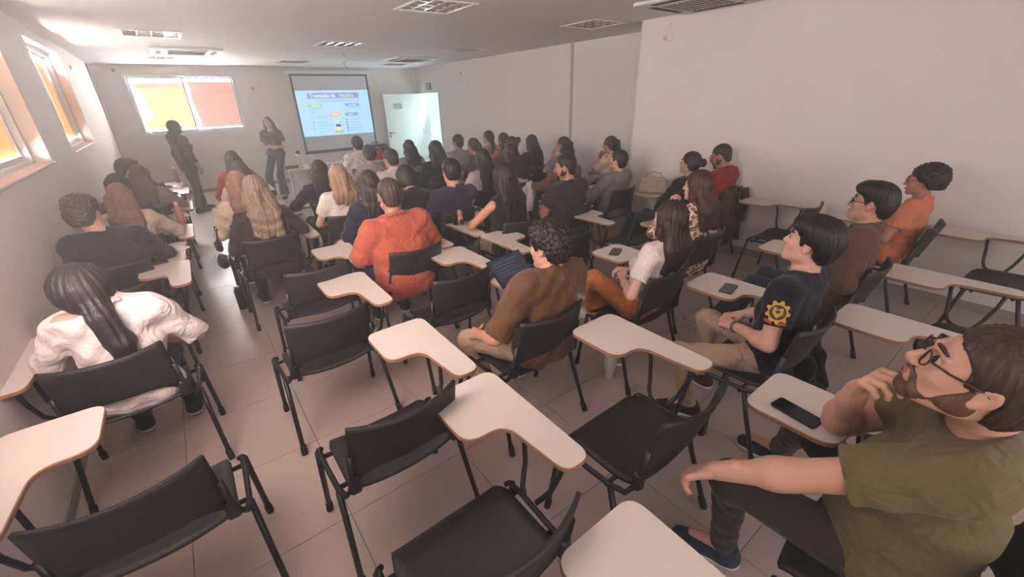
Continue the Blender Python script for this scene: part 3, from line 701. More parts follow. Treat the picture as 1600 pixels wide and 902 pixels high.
ARM = {  # elbow, wrist (right side, seat-centre frame), hand direction, palm normal
    'lap': ((0.26, -0.02, 0.72), (0.10, 0.20, 0.645), (-0.55, 0.75, -0.2), (0, -0.1, -1)),
    'tablet': ((0.31, 0.06, 0.77), (0.27, 0.31, 0.755), (-0.3, 0.95, -0.05), (0, 0, -1)),
    'inner': ((0.27, 0.04, 0.75), (0.16, 0.28, 0.755), (-0.6, 0.8, -0.05), (0, 0, -1)),
    'cross': ((0.24, 0.00, 0.745), (-0.07, 0.13, 0.80), (-0.9, 0.15, 0.1), (0, -1, 0)),
    'chin': ((0.21, 0.14, 0.77), (0.08, 0.09, 0.99), (-0.3, -0.1, 0.9), (0, -1, 0.2)),
    'side': ((0.27, -0.14, 0.71), (0.24, 0.08, 0.62), (0, 0.9, -0.3), (-1, 0, -0.2)),
    'hang': ((0.29, -0.20, 0.72), (0.33, -0.16, 0.48), (0.05, 0.1, -1), (-1, 0, 0)),
    'down': ((0.25, -0.02, 1.03), (0.26, 0.05, 0.80), (0, 0.1, -1), (-1, 0, 0)),
    'xstand': ((0.23, 0.02, 1.02), (-0.08, 0.17, 1.06), (-0.9, 0.15, 0.1), (0, -1, 0)),
    'hip': ((0.30, -0.06, 1.05), (0.20, 0.10, 0.98), (-0.7, 0.5, -0.4), (0, -1, 0)),
}
LEG = {'flat': ((0.12, 0.35, 0.50), (0.13, 0.40, 0.09)), 'back': ((0.12, 0.34, 0.50), (0.13, 0.20, 0.09)), 'out': ((0.14, 0.38, 0.48), (0.14, 0.56, 0.09)),
       'wide': ((0.20, 0.33, 0.50), (0.20, 0.40, 0.09)), 'over': ((0.04, 0.38, 0.60), (-0.14, 0.52, 0.28)), 'stand': ((0.09, 0.02, 0.47), (0.10, 0.0, 0.08))}

def person(label, loc, yaw=0.0, fem=False, s=1.0, fat=1.0, lean=(4, 0, 0), head=(0, 0, 0), armL='lap', armR='lap', legL='flat', legR='flat', skin_c=(196, 142, 116), hair=None, top=None,
           bottom=None, shoe_c=(40, 38, 42), sole_c=(200, 195, 188), glasses=None, beard=None, stand=False, res=0.014, face=True, extras=None, shift=(0, 0, 0), neck_fwd=0.0, curl=(25, 30, 20), group=None, hoff=(0, 0, 0), beltz=None):
    root = tag(empty('person', (loc[0], loc[1], 0), math.radians(yaw)), label, 'person', group)
    rngp = random.Random(hash(label) % 99991 if False else sum(ord(c)*(i+1) for i, c in enumerate(label)))
    fine = res*0.55
    PEL = np.array([0, -0.085, 0.525])+np.array(shift) if not stand else np.array([0, 0, 0.92*s])+np.array(shift)
    RT = rotm(lean[2], lean[0]*1.0, lean[1])            # pitch + leans back
    w = (0.160 if fem else 0.185)*s
    T = lambda x, y, z: PEL+RT@(np.array([x, y, z])*s)
    sh = {1: T(w/s, -0.005, 0.435), -1: T(-w/s, -0.005, 0.435)}
    NB = T(0, -0.008+neck_fwd*0.4, 0.495)
    RH = rotm(*head); H = T(0, 0.0+neck_fwd, 0.535)+RH@(np.array([0, 0.022, 0.115])*s)+np.array(hoff); hs = s*(0.97 if fem else 1.03)
    hq = lambda x, y, z: H+RH@(np.array([x, y, z])*hs)
    arms = {}
    for sd, a in ((-1, armL), (1, armR)):
        if isinstance(a, str):
            e, wr, d, n = ARM[a]; mir = np.array([sd, 1, 1]); off = (sh[sd]-np.array([sd*w, -0.09 if not stand else 0.0, 0.96 if not stand else 1.355*s]))
            e = np.array(e)*mir; wr = np.array(wr)*mir; d = np.array(d)*mir; n = np.array(n)*mir
            e = e+off*0.7; wr = wr+off*0.25
            if stand: e[2] = e[2]*s+off[2]*0; wr[2] *= s
            e = sh[sd]+unit(e-sh[sd])*0.285*s; wr = e+unit(wr-e)*0.25*s
        else: e, wr, d, n = (np.array(x, float) for x in a)
        arms[sd] = (e, wr, d, n)
    legs = {}
    for sd, a in ((-1, legL), (1, legR)):
        if isinstance(a, str):
            kn, an = LEG[a]; mir = np.array([sd, 1, 1]); kn = np.array(kn)*mir+np.array([shift[0], shift[1], 0])*0.6; an = np.array(an)*mir+np.array([shift[0], shift[1], 0])*0.6
            if stand: kn[2] *= s; an[2] *= s
            toe = an+np.array([sd*0.02, 0.15, -0.02])
        else: kn, an, toe = (np.array(x, float) for x in a)
        legs[sd] = (kn, an, toe)
    hip = {sd: PEL+RT@(np.array([sd*0.088, 0.0, -0.02])*s) for sd in (-1, 1)}
    def torso(S, e, low=True, bust=True):
        f = fat; g = 0.90 if fem else 1.0
        if low: S.cone(T(-0.075, 0.0, 0.01), T(0.075, 0.0, 0.01), (0.112*f+e)*s, None, 0.05)
        wx = 0.046 if fem else 0.062
        for x in (-1, 1):
            S.cone(T(x*wx*f, 0, 0.06), T(x*0.070*g*f, 0.006, 0.27), (0.098*f*g+e)*s, (0.100*g*(0.4+0.6*f)+e)*s, 0.05)
            S.cone(T(x*0.070*g*f, 0.006, 0.27), T(x*0.095*g, -0.004, 0.385), (0.100*g*(0.4+0.6*f)+e)*s, (0.078*g+e)*s, 0.05)
            S.cone(T(x*(w/s-0.055), -0.006, 0.428), T(x*(w/s-0.012), -0.006, 0.432), (0.058*g*(0.5+0.5*f)+e)*s, (0.052*g*(0.5+0.5*f)+e)*s, 0.05)
            S.cone(T(x*0.11*g, -0.012, 0.435), T(x*0.02, -0.012, 0.495), (0.048+e)*s, (0.048+e*0.6)*s, 0.05)
            if fem and bust: S.ell(T(x*0.068, 0.080, 0.30), np.array([0.062, 0.055, 0.060])*s+e, RT, 0.04)
        S.cone(T(0, -0.004, 0.06), T(0, -0.006, 0.40), (0.098*f*g+e)*s, (0.080*g+e)*s, 0.05)
        if f > 1.1: S.ell(T(0, 0.06, 0.13), np.array([0.15, 0.13, 0.15])*s*(f*0.93)+e, RT, 0.05)
    ra = (0.040 if fem else 0.048)*s*(0.5+0.5*fat)
    def arm(S, sd, e, upto, flat=True):
        el, wr, d, n = arms[sd]
        if upto <= 1.0:
            S.cone(sh[sd], sh[sd]+(el-sh[sd])*upto, ra*1.12+e, ra*(1.12-0.2*upto)+e*1.15, 0.03, flat=flat)
        else:
            S.cone(sh[sd], el, ra*1.12+e, ra*0.90+e, 0.03); S.cone(el, el+(wr-el)*(upto-1), ra*0.90+e, ra*(0.9-0.28*(upto-1))+e, 0.025, flat=flat)
    # body --------------------------------------------------------
    B = Blob(max(res*1.25, 0.012)); torso(B, -0.016)
    B.cone(NB, hq(0, -0.018, -0.05), (0.052 if fem else 0.060)*s, (0.050 if fem else 0.057)*s, 0.04)
    for sd in (-1, 1):
        el, wr, d, n = arms[sd]
        B.cone(sh[sd], el, ra*1.05, ra*0.84, 0.03); B.cone(el, wr, ra*0.86, ra*0.56, 0.02)
        if res < 0.013: B.ell(el+(wr-el)*0.22, np.array([1, 1, 1])*ra*0.92, None, 0.03)
        kn, an, toe = legs[sd]; B.cone(hip[sd], kn, 0.070*s, 0.048*s, 0.03); B.cone(kn, an, 0.046*s, 0.034*s, 0.02); B.cone(an, an+(toe-an)*0.55, 0.028*s, 0.022*s, 0.02)
    parts = [B.arrays()]
    Hd = Blob(fine if face else res*0.8); add_head(Hd, H, RH, hs, True, fem)
    Hd.cone(NB, hq(0, -0.018, -0.05), (0.052 if fem else 0.060)*s, (0.050 if fem else 0.057)*s, 0.03)
    parts.append(Hd.arrays())
    for sd in (-1, 1):
        el, wr, d, n = arms[sd]; Hn = Blob(min(max(res*0.36, 0.0042), 0.0065)); add_hand(Hn, wr, d, n, sd, curl if not isinstance(curl, dict) else curl[sd], s*(0.92 if fem else 1.02))
        parts.append(Hn.arrays())
    v, f = merge(parts)
    sm = skin(*skin_c); link('body', np_mesh('body', v, f), sm, root)
    # face details ------------------------------------------------
    if face:
        ey = MB()
        for e in (-1, 1):
            eo = MB(); c0 = hq(e*0.031, 0.0782, 0.003); r0 = 0.0118*hs
            vs = []; fs = []; nu, nv = 12, 8
            for i in range(nv+1):
                for j in range(nu):
                    a, b_ = math.pi*i/nv, 2*math.pi*j/nu
                    vs.append(c0+RH@(np.array([math.sin(a)*math.cos(b_), math.cos(a), math.sin(a)*math.sin(b_)])*r0))
            for i in range(nv):
                for j in range(nu): fs.append((i*nu+j, i*nu+(j+1) % nu, (i+1)*nu+(j+1) % nu, (i+1)*nu+j))
            me = eo.add(vs, fs).mesh('eye', True); me.materials.append(mat('eye_white', srgb(190, 176, 168), 0.25)); me.materials.append(mat('iris_dark', srgb(38, 24, 18), 0.2))
            for k, p in enumerate(me.polygons): p.material_index = 1 if k < nu*3 else 0
            link('eye', me, None, root)
            eb = MB().tube([hq(e*0.013, 0.0935, 0.030), hq(e*0.030, 0.0895, 0.033), hq(e*0.048, 0.073, 0.026)], [0.0045*hs, 0.005*hs, 0.003*hs], 6)
            eb.build('eyebrow', hairm(*(hair['c'] if hair and sum(hair['c']) < 300 else (60, 44, 34))), root, smooth=True)
        lp = MB().tube([hq(-0.021, 0.083, -0.066), hq(-0.008, 0.0945, -0.062), hq(0, 0.0945, -0.064), hq(0.008, 0.0945, -0.062), hq(0.021, 0.083, -0.066)], [0.002*hs, 0.005*hs, 0.0055*hs, 0.005*hs, 0.002*hs], 6)
        lp.tube([hq(-0.020, 0.083, -0.067), hq(0, 0.0935, -0.073), hq(0.020, 0.083, -0.067)], [0.002*hs, 0.0062*hs, 0.002*hs], 6)
        lp.build('lips', mat('lips_%d_%d' % (skin_c[0], skin_c[1]), srgb(int(skin_c[0]*0.86), int(skin_c[1]*0.66), int(skin_c[2]*0.66)), 0.45), root, smooth=True)
    if beard:
        S = Blob(fine)
        for e in (-1, 1):
            S.cone(hq(e*0.052, 0.004, -0.050), hq(e*0.016, 0.068, -0.099), 0.0255*hs, 0.0205*hs, 0.02); S.cone(hq(e*0.066, 0.006, -0.012), hq(e*0.056, 0.008, -0.055), 0.010*hs, 0.0215*hs, 0.02)
            S.cone(hq(e*0.003, 0.096, -0.0485), hq(e*0.024, 0.083, -0.058), 0.0062*hs, 0.0065*hs, 0.008); S.cone(hq(e*0.024, 0.083, -0.058), hq(e*0.034, 0.070, -0.086), 0.0065*hs, 0.010*hs, 0.010)
        S.ell(hq(0, 0.072, -0.098), np.array([0.026, 0.023, 0.022])*hs, RH, 0.015)
        S.ell(hq(0, 0.105, -0.066), np.array([0.026, 0.026, 0.013])*hs, RH, 0.008, sub=True)
        ph = rngp.random()*9; S.disp = lambda X, Y, Z: 0.0012*np.sin(420*X+ph)*np.sin(390*Y)*np.sin(410*Z)
        link('beard', np_mesh('beard', *S.arrays()), hairm(*beard), root)
    if glasses:
        gm = mat('frame_%d' % glasses[0], srgb(*glasses), 0.35); g = empty('glasses'); g.parent = root; g_ = MB()
        for e in (-1, 1):
            ring = [hq(e*0.033+0.024*math.cos(a), 0.101-0.006*abs(math.cos(a)), 0.001+0.018*math.sin(a)) for a in np.linspace(0, 2*math.pi, 15)]
            g_.tube(ring, 0.0022*hs, 6, cap=False); g_.tube([hq(e*0.056, 0.093, 0.006), hq(e*0.074, 0.06, 0.008), hq(e*0.082, 0.0, 0.010), hq(e*0.080, -0.02, -0.004)], 0.0024*hs, 6)
        g_.tube([hq(-0.010, 0.104, 0.004), hq(0, 0.106, 0.007), hq(0.010, 0.104, 0.004)], 0.0022*hs, 6)
        bpy.data.objects.remove(g); go = g_.build('glasses', gm, root, smooth=True)
        for e in (-1, 1):
            ring = [hq(e*0.033+0.0235*math.cos(a), 0.1005-0.006*abs(math.cos(a)), 0.001+0.0175*math.sin(a)) for a in np.linspace(0, 2*math.pi, 15)[:-1]]
            MB().add(ring, [tuple(range(14))]).build('lens', M_GLASS, go)
    # hair --------------------------------------------------------
    if hair:
        st = hair['st']; vol = hair.get('vol', 0.0); S = Blob(min(res*0.62, 0.011)); ph = rngp.random()*20
        if st != 'bald':
            S.ell(hq(0, -0.020, 0.036), np.array([0.083+vol, 0.100+vol, 0.090+vol])*hs, RH, 0.02)
            if st == 'afro': S.ell(hq(0, -0.048, 0.040), np.array([0.118, 0.122, 0.112])*hs, RH, 0.03); S.ell(hq(0, -0.085, -0.01), np.array([0.10, 0.08, 0.09])*hs, RH, 0.03)
            if st in ('short', 'buzz'): S.ell(hq(0, -0.058, -0.025), np.array([0.066+vol, 0.046+vol, 0.066])*hs, RH, 0.03)
            if st == 'curly': S.ell(hq(0, -0.005, 0.078), np.array([0.088, 0.098, 0.062])*hs, RH, 0.03); S.ell(hq(0, -0.070, -0.01), np.array([0.082, 0.056, 0.085])*hs, RH, 0.03)
            if st == 'thick': S.ell(hq(0, 0.005, 0.080), np.array([0.090, 0.105, 0.056])*hs, RH, 0.03); S.cone(hq(-0.055, 0.056, 0.082), hq(0.055, 0.056, 0.082), 0.031*hs, None, 0.03); S.ell(hq(0, -0.078, -0.01), np.array([0.072, 0.045, 0.075])*hs, RH, 0.03)
            S.ell(hq(0, 0.112, -0.045), np.array([0.074, 0.085, 0.118])*hs, RH, 0.018, sub=True)
            if st in ('short', 'curly', 'thick', 'buzz', 'afro', 'bob0'):
                HL = hair.get('hl') or ([(-0.2, -0.085), (-0.042, -0.078), (-0.034, 0.004), (0.008, 0.014), (0.015, -0.010), (0.030, -0.006), (0.037, 0.030), (0.06, 0.052), (0.1, 0.062)] if st != 'afro' else
                                        [(-0.2, -0.075), (-0.05, -0.07), (-0.02, -0.02), (0.02, 0.0), (0.035, 0.03), (0.07, 0.05), (0.1, 0.055)])
                def hclip(X, Y, Z):
                    dx, dy, dz = X-H[0], Y-H[1], Z-H[2]
                    ly = (dx*RH[0, 1]+dy*RH[1, 1]+dz*RH[2, 1])/hs; lz = (dx*RH[0, 2]+dy*RH[1, 2]+dz*RH[2, 2])/hs
                    zl = np.interp(ly, [a for a, b in HL], [b for a, b in HL])
                    return (zl-lz)*0.8*hs
                S.clip(hclip)
            if st in ('long', 'pony', 'bun', 'lowpony', 'half'):
                for e in (-1, 1): S.cone(hq(e*0.066, -0.02, 0.02), hq(e*0.058, -0.055, -0.05), 0.022*hs, 0.024*hs, 0.03)
                S.cone(hq(0, -0.085, 0.0), hq(0, -0.068, -0.075), 0.045*hs, 0.03*hs, 0.04)
            L = hair.get('len', 0.28)
            if st in ('long', 'half'):
                bk = -0.125-0.02*hs
                for k, x in enumerate((-0.078, -0.045, -0.015, 0.015, 0.045, 0.078)):
                    z0 = hq(x, -0.070+0.02*abs(x)/0.08, -0.02); zm = H+np.array([x*1.15, 0, 0])+np.array([0, 0, -0.17*s]); bb = T(x*1.1, -0.112, 0.40); zm[1] = min(bb[1]-0.005, z0[1]); zm[0] = 0.5*zm[0]+0.5*(bb[0])
                    end = zm+RT@np.array([x*0.15+hair.get('sway', 0), -0.012, -(L-0.15)+0.02*math.sin(k*2.1+ph)])
                    S.cone(z0, zm, 0.034*hs, 0.030*hs, 0.03); S.cone(zm, end, 0.030*hs, 0.016*hs, 0.045)
                for e in (-1, 1):
                    fz = hq(e*0.070, 0.0, -0.03); S.cone(hq(e*0.070, 0.015, 0.035), hq(e*0.074, 0.0, -0.085), 0.022*hs, 0.026*hs, 0.03); S.cone(hq(e*0.074, -0.005, -0.085), T(e*0.075, -0.10, 0.42), 0.027*hs, 0.026*hs, 0.03)
            if st in ('pony', 'half'):
                z0 = hq(0, -0.105, hair.get('ph', 0.03)); p1 = z0+RH@np.array([0, -0.035, -0.02]); p2 = p1+np.array([hair.get('sway', 0.0), -0.025, -0.13]); p3 = p2+np.array([hair.get('sway', 0.0), 0.0, -(L-0.12)])
                S.cone(z0, p1, 0.020, 0.028, 0.015); S.cone(p1, p2, 0.030, 0.030, 0.02); S.cone(p2, p3, 0.030, 0.010, 0.02)
            if st == 'lowpony':
                sw = hair.get('sway', 0.0); z0 = hq(0, -0.09, -0.06); p1 = z0+np.array([sw*0.4, -0.035, -0.06]); p2 = T(sw, -0.135, 0.33); p3 = T(sw*1.5, -0.145, 0.33-(L-0.12))
                tk = hair.get('thick', 1.0); S.cone(hq(0, -0.075, 0.0), z0, 0.055*tk, 0.036*tk, 0.03); S.cone(z0, p1, 0.032*tk, 0.034*tk, 0.02); S.cone(p1, p2, 0.036*tk, 0.036*tk, 0.02); S.cone(p2, p3, 0.036*tk, 0.014*tk, 0.02)
            if st == 'bun':
                S.ell(hq(0, -0.146, hair.get('ph', 0.035)), np.array([0.046, 0.038, 0.044])*hs, RH, 0.010)
            if st == 'bob':
                for k in range(9):
                    a = math.pi*(0.08+0.84*k/8); cx, cy = math.cos(a)*0.074, -math.sin(a)*0.075
                    S.cone(hq(cx, cy, 0.03), hq(cx*1.12, cy*1.1-0.0, -L+0.05), 0.032*hs, 0.024*hs, 0.03)
            if st in ('curly', 'afro'):
                fq = 125 if st == 'curly' else 120; am_ = 0.0095
                S.disp = lambda X, Y, Z: am_*(np.sin(fq*X+ph+2*np.sin(60*Z))*np.sin(fq*Y+1.3+2*np.sin(70*X))*np.sin(fq*Z+2.1+2*np.sin(50*Y)))+0.35*am_*np.sin(2.1*fq*X+1)*np.sin(2.3*fq*Y)*np.sin(2.2*fq*Z+ph)
            else:
                wv = hair.get('wave', 0.0)
                def hd_(X, Y, Z):
                    th = np.arctan2(X-H[0], -(Y-H[1]-0.01)); zz = Z-H[2]
                    return 0.0022*np.sin(th*26+2.0*np.sin(zz*14+ph)+ph)+0.0016*np.sin(th*47+3*np.sin(zz*9)+2*ph)+wv*np.sin(zz*75+3*np.sin(th*3+ph))*np.clip((-zz)/0.08, 0, 1)
                S.disp = hd_
            link('hair', np_mesh('hair', *S.arrays()), hairm(*hair['c']), root)
            if 'tie' in hair:
                z0 = hq(0, -0.108, hair.get('ph', 0.03)) if st in ('pony', 'half') else hq(0, -0.10, -0.09)
                MB().lathe([(0.019, -0.009), (0.025, -0.004), (0.025, 0.004), (0.019, 0.009)], 12, z0).build('hair_tie', mat('tie_%d' % hair['tie'][0], srgb(*hair['tie']), 0.6), root, smooth=True)
    # clothes -----------------------------------------------------
    p1_, p2_, p3_, p4_ = (rngp.random()*6.28 for _ in range(4)); q1, q2 = rngp.uniform(38, 55), rngp.uniform(60, 80)
    amp = 0.0035*(top or {}).get('fold', 1.0)
    def folds(X, Y, Z):
        return amp*np.sin(q1*Z+9*np.sin(6*X+p1_)+14*Y+p2_)+amp*0.7*np.sin(q2*(0.7*Z+0.5*X)+5*np.sin(9*Y+p3_)+p4_)
    if top:
        ea = top.get('e', 0.010); S = Blob(res*0.95 if res < 0.012 else res); torso(S, ea, low=not top.get('crop'))
        slv = {'none': 0.0, 'cap': 0.35, 'short': 0.62, 'elbow': 0.98, 'three': 1.55, 'long': 1.96}[top.get('sl', 'short')]
        if slv > 0:
            for sd in (-1, 1): arm(S, sd, ea+0.006 if slv > 1 else ea+0.010, slv)
        if top.get('hood'):
            S.cone(T(-0.07, -0.075, 0.46), T(0.07, -0.075, 0.46), 0.05, None, 0.03); S.ell(T(0, -0.11, 0.43), np.array([0.12, 0.05, 0.07]), RT, 0.03)
        if top.get('long'): S.cone(T(-0.06, 0, -0.06), T(0.06, 0, -0.06), 0.125*s, None, 0.04)
        S.disp = folds
        up = unit(hq(0, -0.018, -0.05)-NB); nr_ = top.get('neck', 0.068)
        S.cone(NB+up*0.020+RT@np.array([0, 0.018, 0]), NB+up*0.20+RT@np.array([0, 0.03, 0]), nr_*s, (nr_+0.05)*s, 0.012, sub=True)
        if slv == 0:
            for sd in (-1, 1): S.cone(sh[sd]+np.array([sd*0.03, 0, 0.0]), arms[sd][0], ra*1.35, ra*1.3, 0.01, sub=True)
        tm = top['m'] if 'm' in top else cloth(*top['c'])
        tv, tf = S.arrays(); to = link(top.get('name', 'shirt'), np_mesh('shirt', tv, tf), tm, root)
        if top.get('collar'):
            Cb = Blob(min(res*0.6, 0.008)); ct = NB+up*0.012
            ring = [ct+RT@np.array([math.cos(a)*0.064*s, math.sin(a)*0.062*s-0.004, 0.016-0.022*math.sin(a)]) for a in np.linspace(0.6*math.pi, 2.4*math.pi, 16)]
            for a_, b_ in zip(ring[:-1], ring[1:]): Cb.cone(a_, b_, 0.011, None, 0.01); Cb.cone(a_+np.array([0, 0, -0.016])+0.25*(a_-ct), b_+np.array([0, 0, -0.016])+0.25*(b_-ct), 0.008, None, 0.012)
            link('collar', np_mesh('collar', *Cb.arrays()), top['collar'] if not isinstance(top['collar'], tuple) else cloth(*top['collar']), to)
    if bottom:
        S = Blob(max(res, 0.010)); fl = bottom.get('flare', 0.0); e = 0.012
        S.cone(PEL+RT@np.array([-0.072*s, 0, 0.02]), PEL+RT@np.array([0.072*s, 0, 0.02]), (0.104*fat+0.004)*s, None, 0.05)
        for sd in (-1, 1):
            kn, an, toe = legs[sd]; S.cone(hip[sd], kn, (0.086*(0.5+0.5*fat))*s, (0.060+fl*0.3)*s, 0.04); S.cone(kn, kn+(an-kn)*0.97, (0.060+fl*0.3)*s, (0.047+fl)*s, 0.03, flat=True)
            S.ell(kn, np.array([0.064, 0.064, 0.064])*s, None, 0.03)
        amp_b = 0.0038
        S.disp = lambda X, Y, Z: amp_b*np.sin(60*Y+10*np.sin(9*Z+p1_)+6*X+p3_)*np.sin(30*Z+20*X+p2_)
        link('trousers', np_mesh('trousers', *S.arrays()), bottom.get('m') or cloth(*bottom['c']), root)
        for sd in (-1, 1):
            kn, an, toe = legs[sd]; dv = toe-an; dv[2] = 0; dv = unit(dv); base = an.copy(); base[2] -= 0.085*s; bz = base[2]
            S = Blob(min(res*0.7, 0.010)); up = np.array([0, 0, 1.0])
            if bottom.get('tilt', {}).get(sd): up = unit(bottom['tilt'][sd]); dv = unit(dv-up*(dv@up))
            a0 = base+up*0.045-dv*0.035; a1 = base+up*0.04+dv*0.10; a2 = base+up*0.032+dv*0.165
            S.cone(a0, a1, 0.040*s, 0.042*s, 0.03); S.cone(a1, a2, 0.042*s, 0.036*s, 0.02); S.cone(base+up*0.05-dv*0.015, base+up*0.10-dv*0.015, 0.043*s, 0.040*s, 0.03, flat=True)
            S.clip(lambda X, Y, Z: 0.018-((X-base[0])*up[0]+(Y-base[1])*up[1]+(Z-base[2])*up[2]))
            sho = link('shoe', np_mesh('shoe', *S.arrays()), cloth(*shoe_c, '_shoe'), root)
            S = Blob(min(res*0.7, 0.010)); S.cone(a0-up*0.015, a1-up*0.012, 0.043*s, 0.046*s, 0.03); S.cone(a1-up*0.012, a2-up*0.005, 0.046*s, 0.040*s, 0.02)
            S.clip(lambda X, Y, Z: np.maximum((X-base[0])*up[0]+(Y-base[1])*up[1]+(Z-base[2])*up[2]-0.024, -((X-base[0])*up[0]+(Y-base[1])*up[1]+(Z-base[2])*up[2]-0.001)))
            link('sole', np_mesh('sole', *S.arrays()), mat('sole_%d_%d' % sole_c[:2], srgb(*sole_c), 0.6), sho)
    info = dict(root=root, T=T, H=H, RH=RH, hq=hq, sh=sh, arms=arms, legs=legs, NB=NB, RT=RT, PEL=PEL, s=s, hs=hs)
    return info

# ------------------------------------------------------------------ empty chairs
chair(0.38, 0.20, 1, 'empty black tablet-arm chair at the bottom edge, only its white tablet in view')
chair(0.42, 1.02, 1, 'empty black tablet-arm chair in the foreground centre, seat cut by the bottom edge')
chair(0.41, 1.70, 1, 'empty black tablet-arm chair second from the bottom along the aisle')
chair(0.40, 2.65, 1, 'empty black tablet-arm chair third from the bottom along the aisle')
chair(0.55, 3.43, 1, 'empty black tablet-arm chair left of the man in orange, along the aisle')
chair(1.25, 2.65, 1, 'empty black tablet-arm chair right behind the man in orange')
chair(1.265, 1.03, 1, 'empty black tablet-arm chair in front of the man in olive, facing the white tumbler')
chair(-0.42, 1.88, -1, 'empty black chair in the lower left corner with its tablet on the left side')
chair(-0.60, 3.90, 1, 'empty black tablet-arm chair by the left wall behind the man in black')
chair(2.40, 2.78, -1, 'empty black left-handed tablet chair hidden behind the curly-haired man in brown')
chair(3.51, 2.84, -1, 'empty black left-handed tablet chair in front of the leopard-print blouse')
chair(2.40, 0.22, 1, 'empty black tablet-arm chair between the crest T-shirt and the man in olive')
chair(3.33, 0.24, 1, 'empty black tablet-arm chair behind the man in the brown jacket')
chair(4.72, 0.24, 1, 'empty black tablet-arm chair at the right edge by the wall')
chair(4.72, 1.85, 1, 'empty black tablet-arm chair by the wall behind the man in red')
chair(-0.50, 8.85, 1, 'empty black tablet-arm chair by the left wall with bright papers and a bottle')
chair(-0.45, 8.10, 1, 'empty black tablet-arm chair by the left wall before the one with papers')

DARKJ = (44, 46, 58)
def seated(c, sf, side, clab, label, **kw):
    dx, dy = kw.pop('off', (0, 0))
    chair(c, sf, side, clab, rz=kw.pop('crz', 0))
    kw.setdefault('bottom', {'c': DARKJ})
    return person(label, (c+dx, sf-0.21+dy), **kw)
V = np.array
# ------------------------------------------------------------------ nearest people
i46 = seated(1.40, 0.19, 1, 'black tablet-arm chair under the man in the olive T-shirt', 'bearded man with glasses in an olive T-shirt, hand at chin, lower right corner', off=(0.10, 0.0),
    s=1.07, fat=1.18, lean=(2, 1, 6), shift=(-0.035, 0.06, 0), head=(12, 18, -4), hoff=(-0.13, 0.055, 0.005), res=0.008, skin_c=(208, 146, 118), hair={'st': 'short', 'c': (62, 42, 34), 'vol': 0.004, 'line': (0.075, 0.055, -0.10, -0.072)}, beard=(92, 62, 48), glasses=(46, 32, 32),
    top={'c': (104, 92, 62), 'sl': 'short', 'e': 0.012}, bottom={'c': (58, 48, 50)}, shoe_c=(46, 50, 66),
    armL=((-0.27, 0.24, 0.77), (-0.34, 0.44, 0.665), (-0.25, 0.75, -0.6), (0, -0.5, -0.8)), armR=((0.10, 0.24, 0.77), (-0.092, 0.198, 1.03), (-0.42, -0.25, 0.80), (-0.25, -0.85, -0.2)),
    legL=((-0.21, 0.42, 0.535), (-0.12, 0.42, 0.09), (-0.19, 0.62, 0.07)), legR=((0.33, 0.37, 0.52), (0.62, 0.50, 0.09), (0.60, 0.74, 0.07)), curl={-1: (35, 35, 20), 1: (55, 55, 35)})
i43 = seated(2.25, 0.98, 1, 'black tablet-arm chair under the young man in the crest T-shirt', 'young man with thick black hair, gold crest on his navy T-shirt sleeve', off=(0.08, 0.0),
    s=0.98, lean=(3, 0, 0), head=(2, 12, 0), res=0.008, skin_c=(214, 152, 128), hair={'st': 'thick', 'c': (26, 18, 18), 'vol': 0.012, 'line': (0.085, 0.060, -0.10, -0.090)},
    top={'c': (24, 24, 34), 'sl': 'short', 'e': 0.014, 'fold': 0.6, 'neck': 0.074}, bottom={'c': (172, 146, 126)}, shoe_c=(62, 40, 38), sole_c=(210, 200, 192),
    armL=((-0.27, -0.13, 0.70), (-0.13, 0.10, 0.655), (0.35, 0.75, -0.15), (0.5, 0, -0.8)), armR=((0.24, -0.02, 0.71), (0.02, 0.13, 0.66), (-0.6, 0.6, -0.1), (0, -0.3, -0.9)),
    legL=((-0.40, 0.26, 0.505), (-0.24, 0.22, 0.09), (-0.34, 0.38, 0.07)), legR=((0.10, 0.36, 0.51), (0.10, 0.32, 0.09), (0.10, 0.48, 0.07)), curl=(40, 45, 30))
i42 = seated(1.33, 1.88, 1, 'black tablet-arm chair under the curly-haired man in brown', 'curly-haired man in a brown T-shirt using the laptop, tattooed forearm', off=(0.06, -0.02),
    s=0.99, lean=(4, 2, 0), head=(14, -6, 0), hoff=(0.01, -0.01, -0.03), res=0.009, face=False, skin_c=(205, 138, 106), hair={'st': 'curly', 'c': (30, 22, 20), 'vol': 0.018, 'line': (0.08, 0.06, -0.10, -0.075)},
    top={'c': (98, 68, 48), 'sl': 'elbow', 'e': 0.016, 'neck': 0.072}, bottom={'c': (186, 156, 136)}, shoe_c=(70, 62, 60),
    armL=((-0.32, -0.07, 0.69), (-0.30, 0.14, 0.61), (0.1, 0.9, -0.35), (0.7, 0, -0.7)), armR=((0.31, 0.04, 0.755), (0.22, 0.27, 0.765), (-0.3, 0.9, 0.0), (0, 0, -1)),
    legL=((-0.29, 0.27, 0.505), (-0.22, 0.10, 0.09), (-0.28, 0.27, 0.07)), legR=((0.14, 0.36, 0.50), (0.14, 0.36, 0.09), (0.14, 0.5, 0.07)))
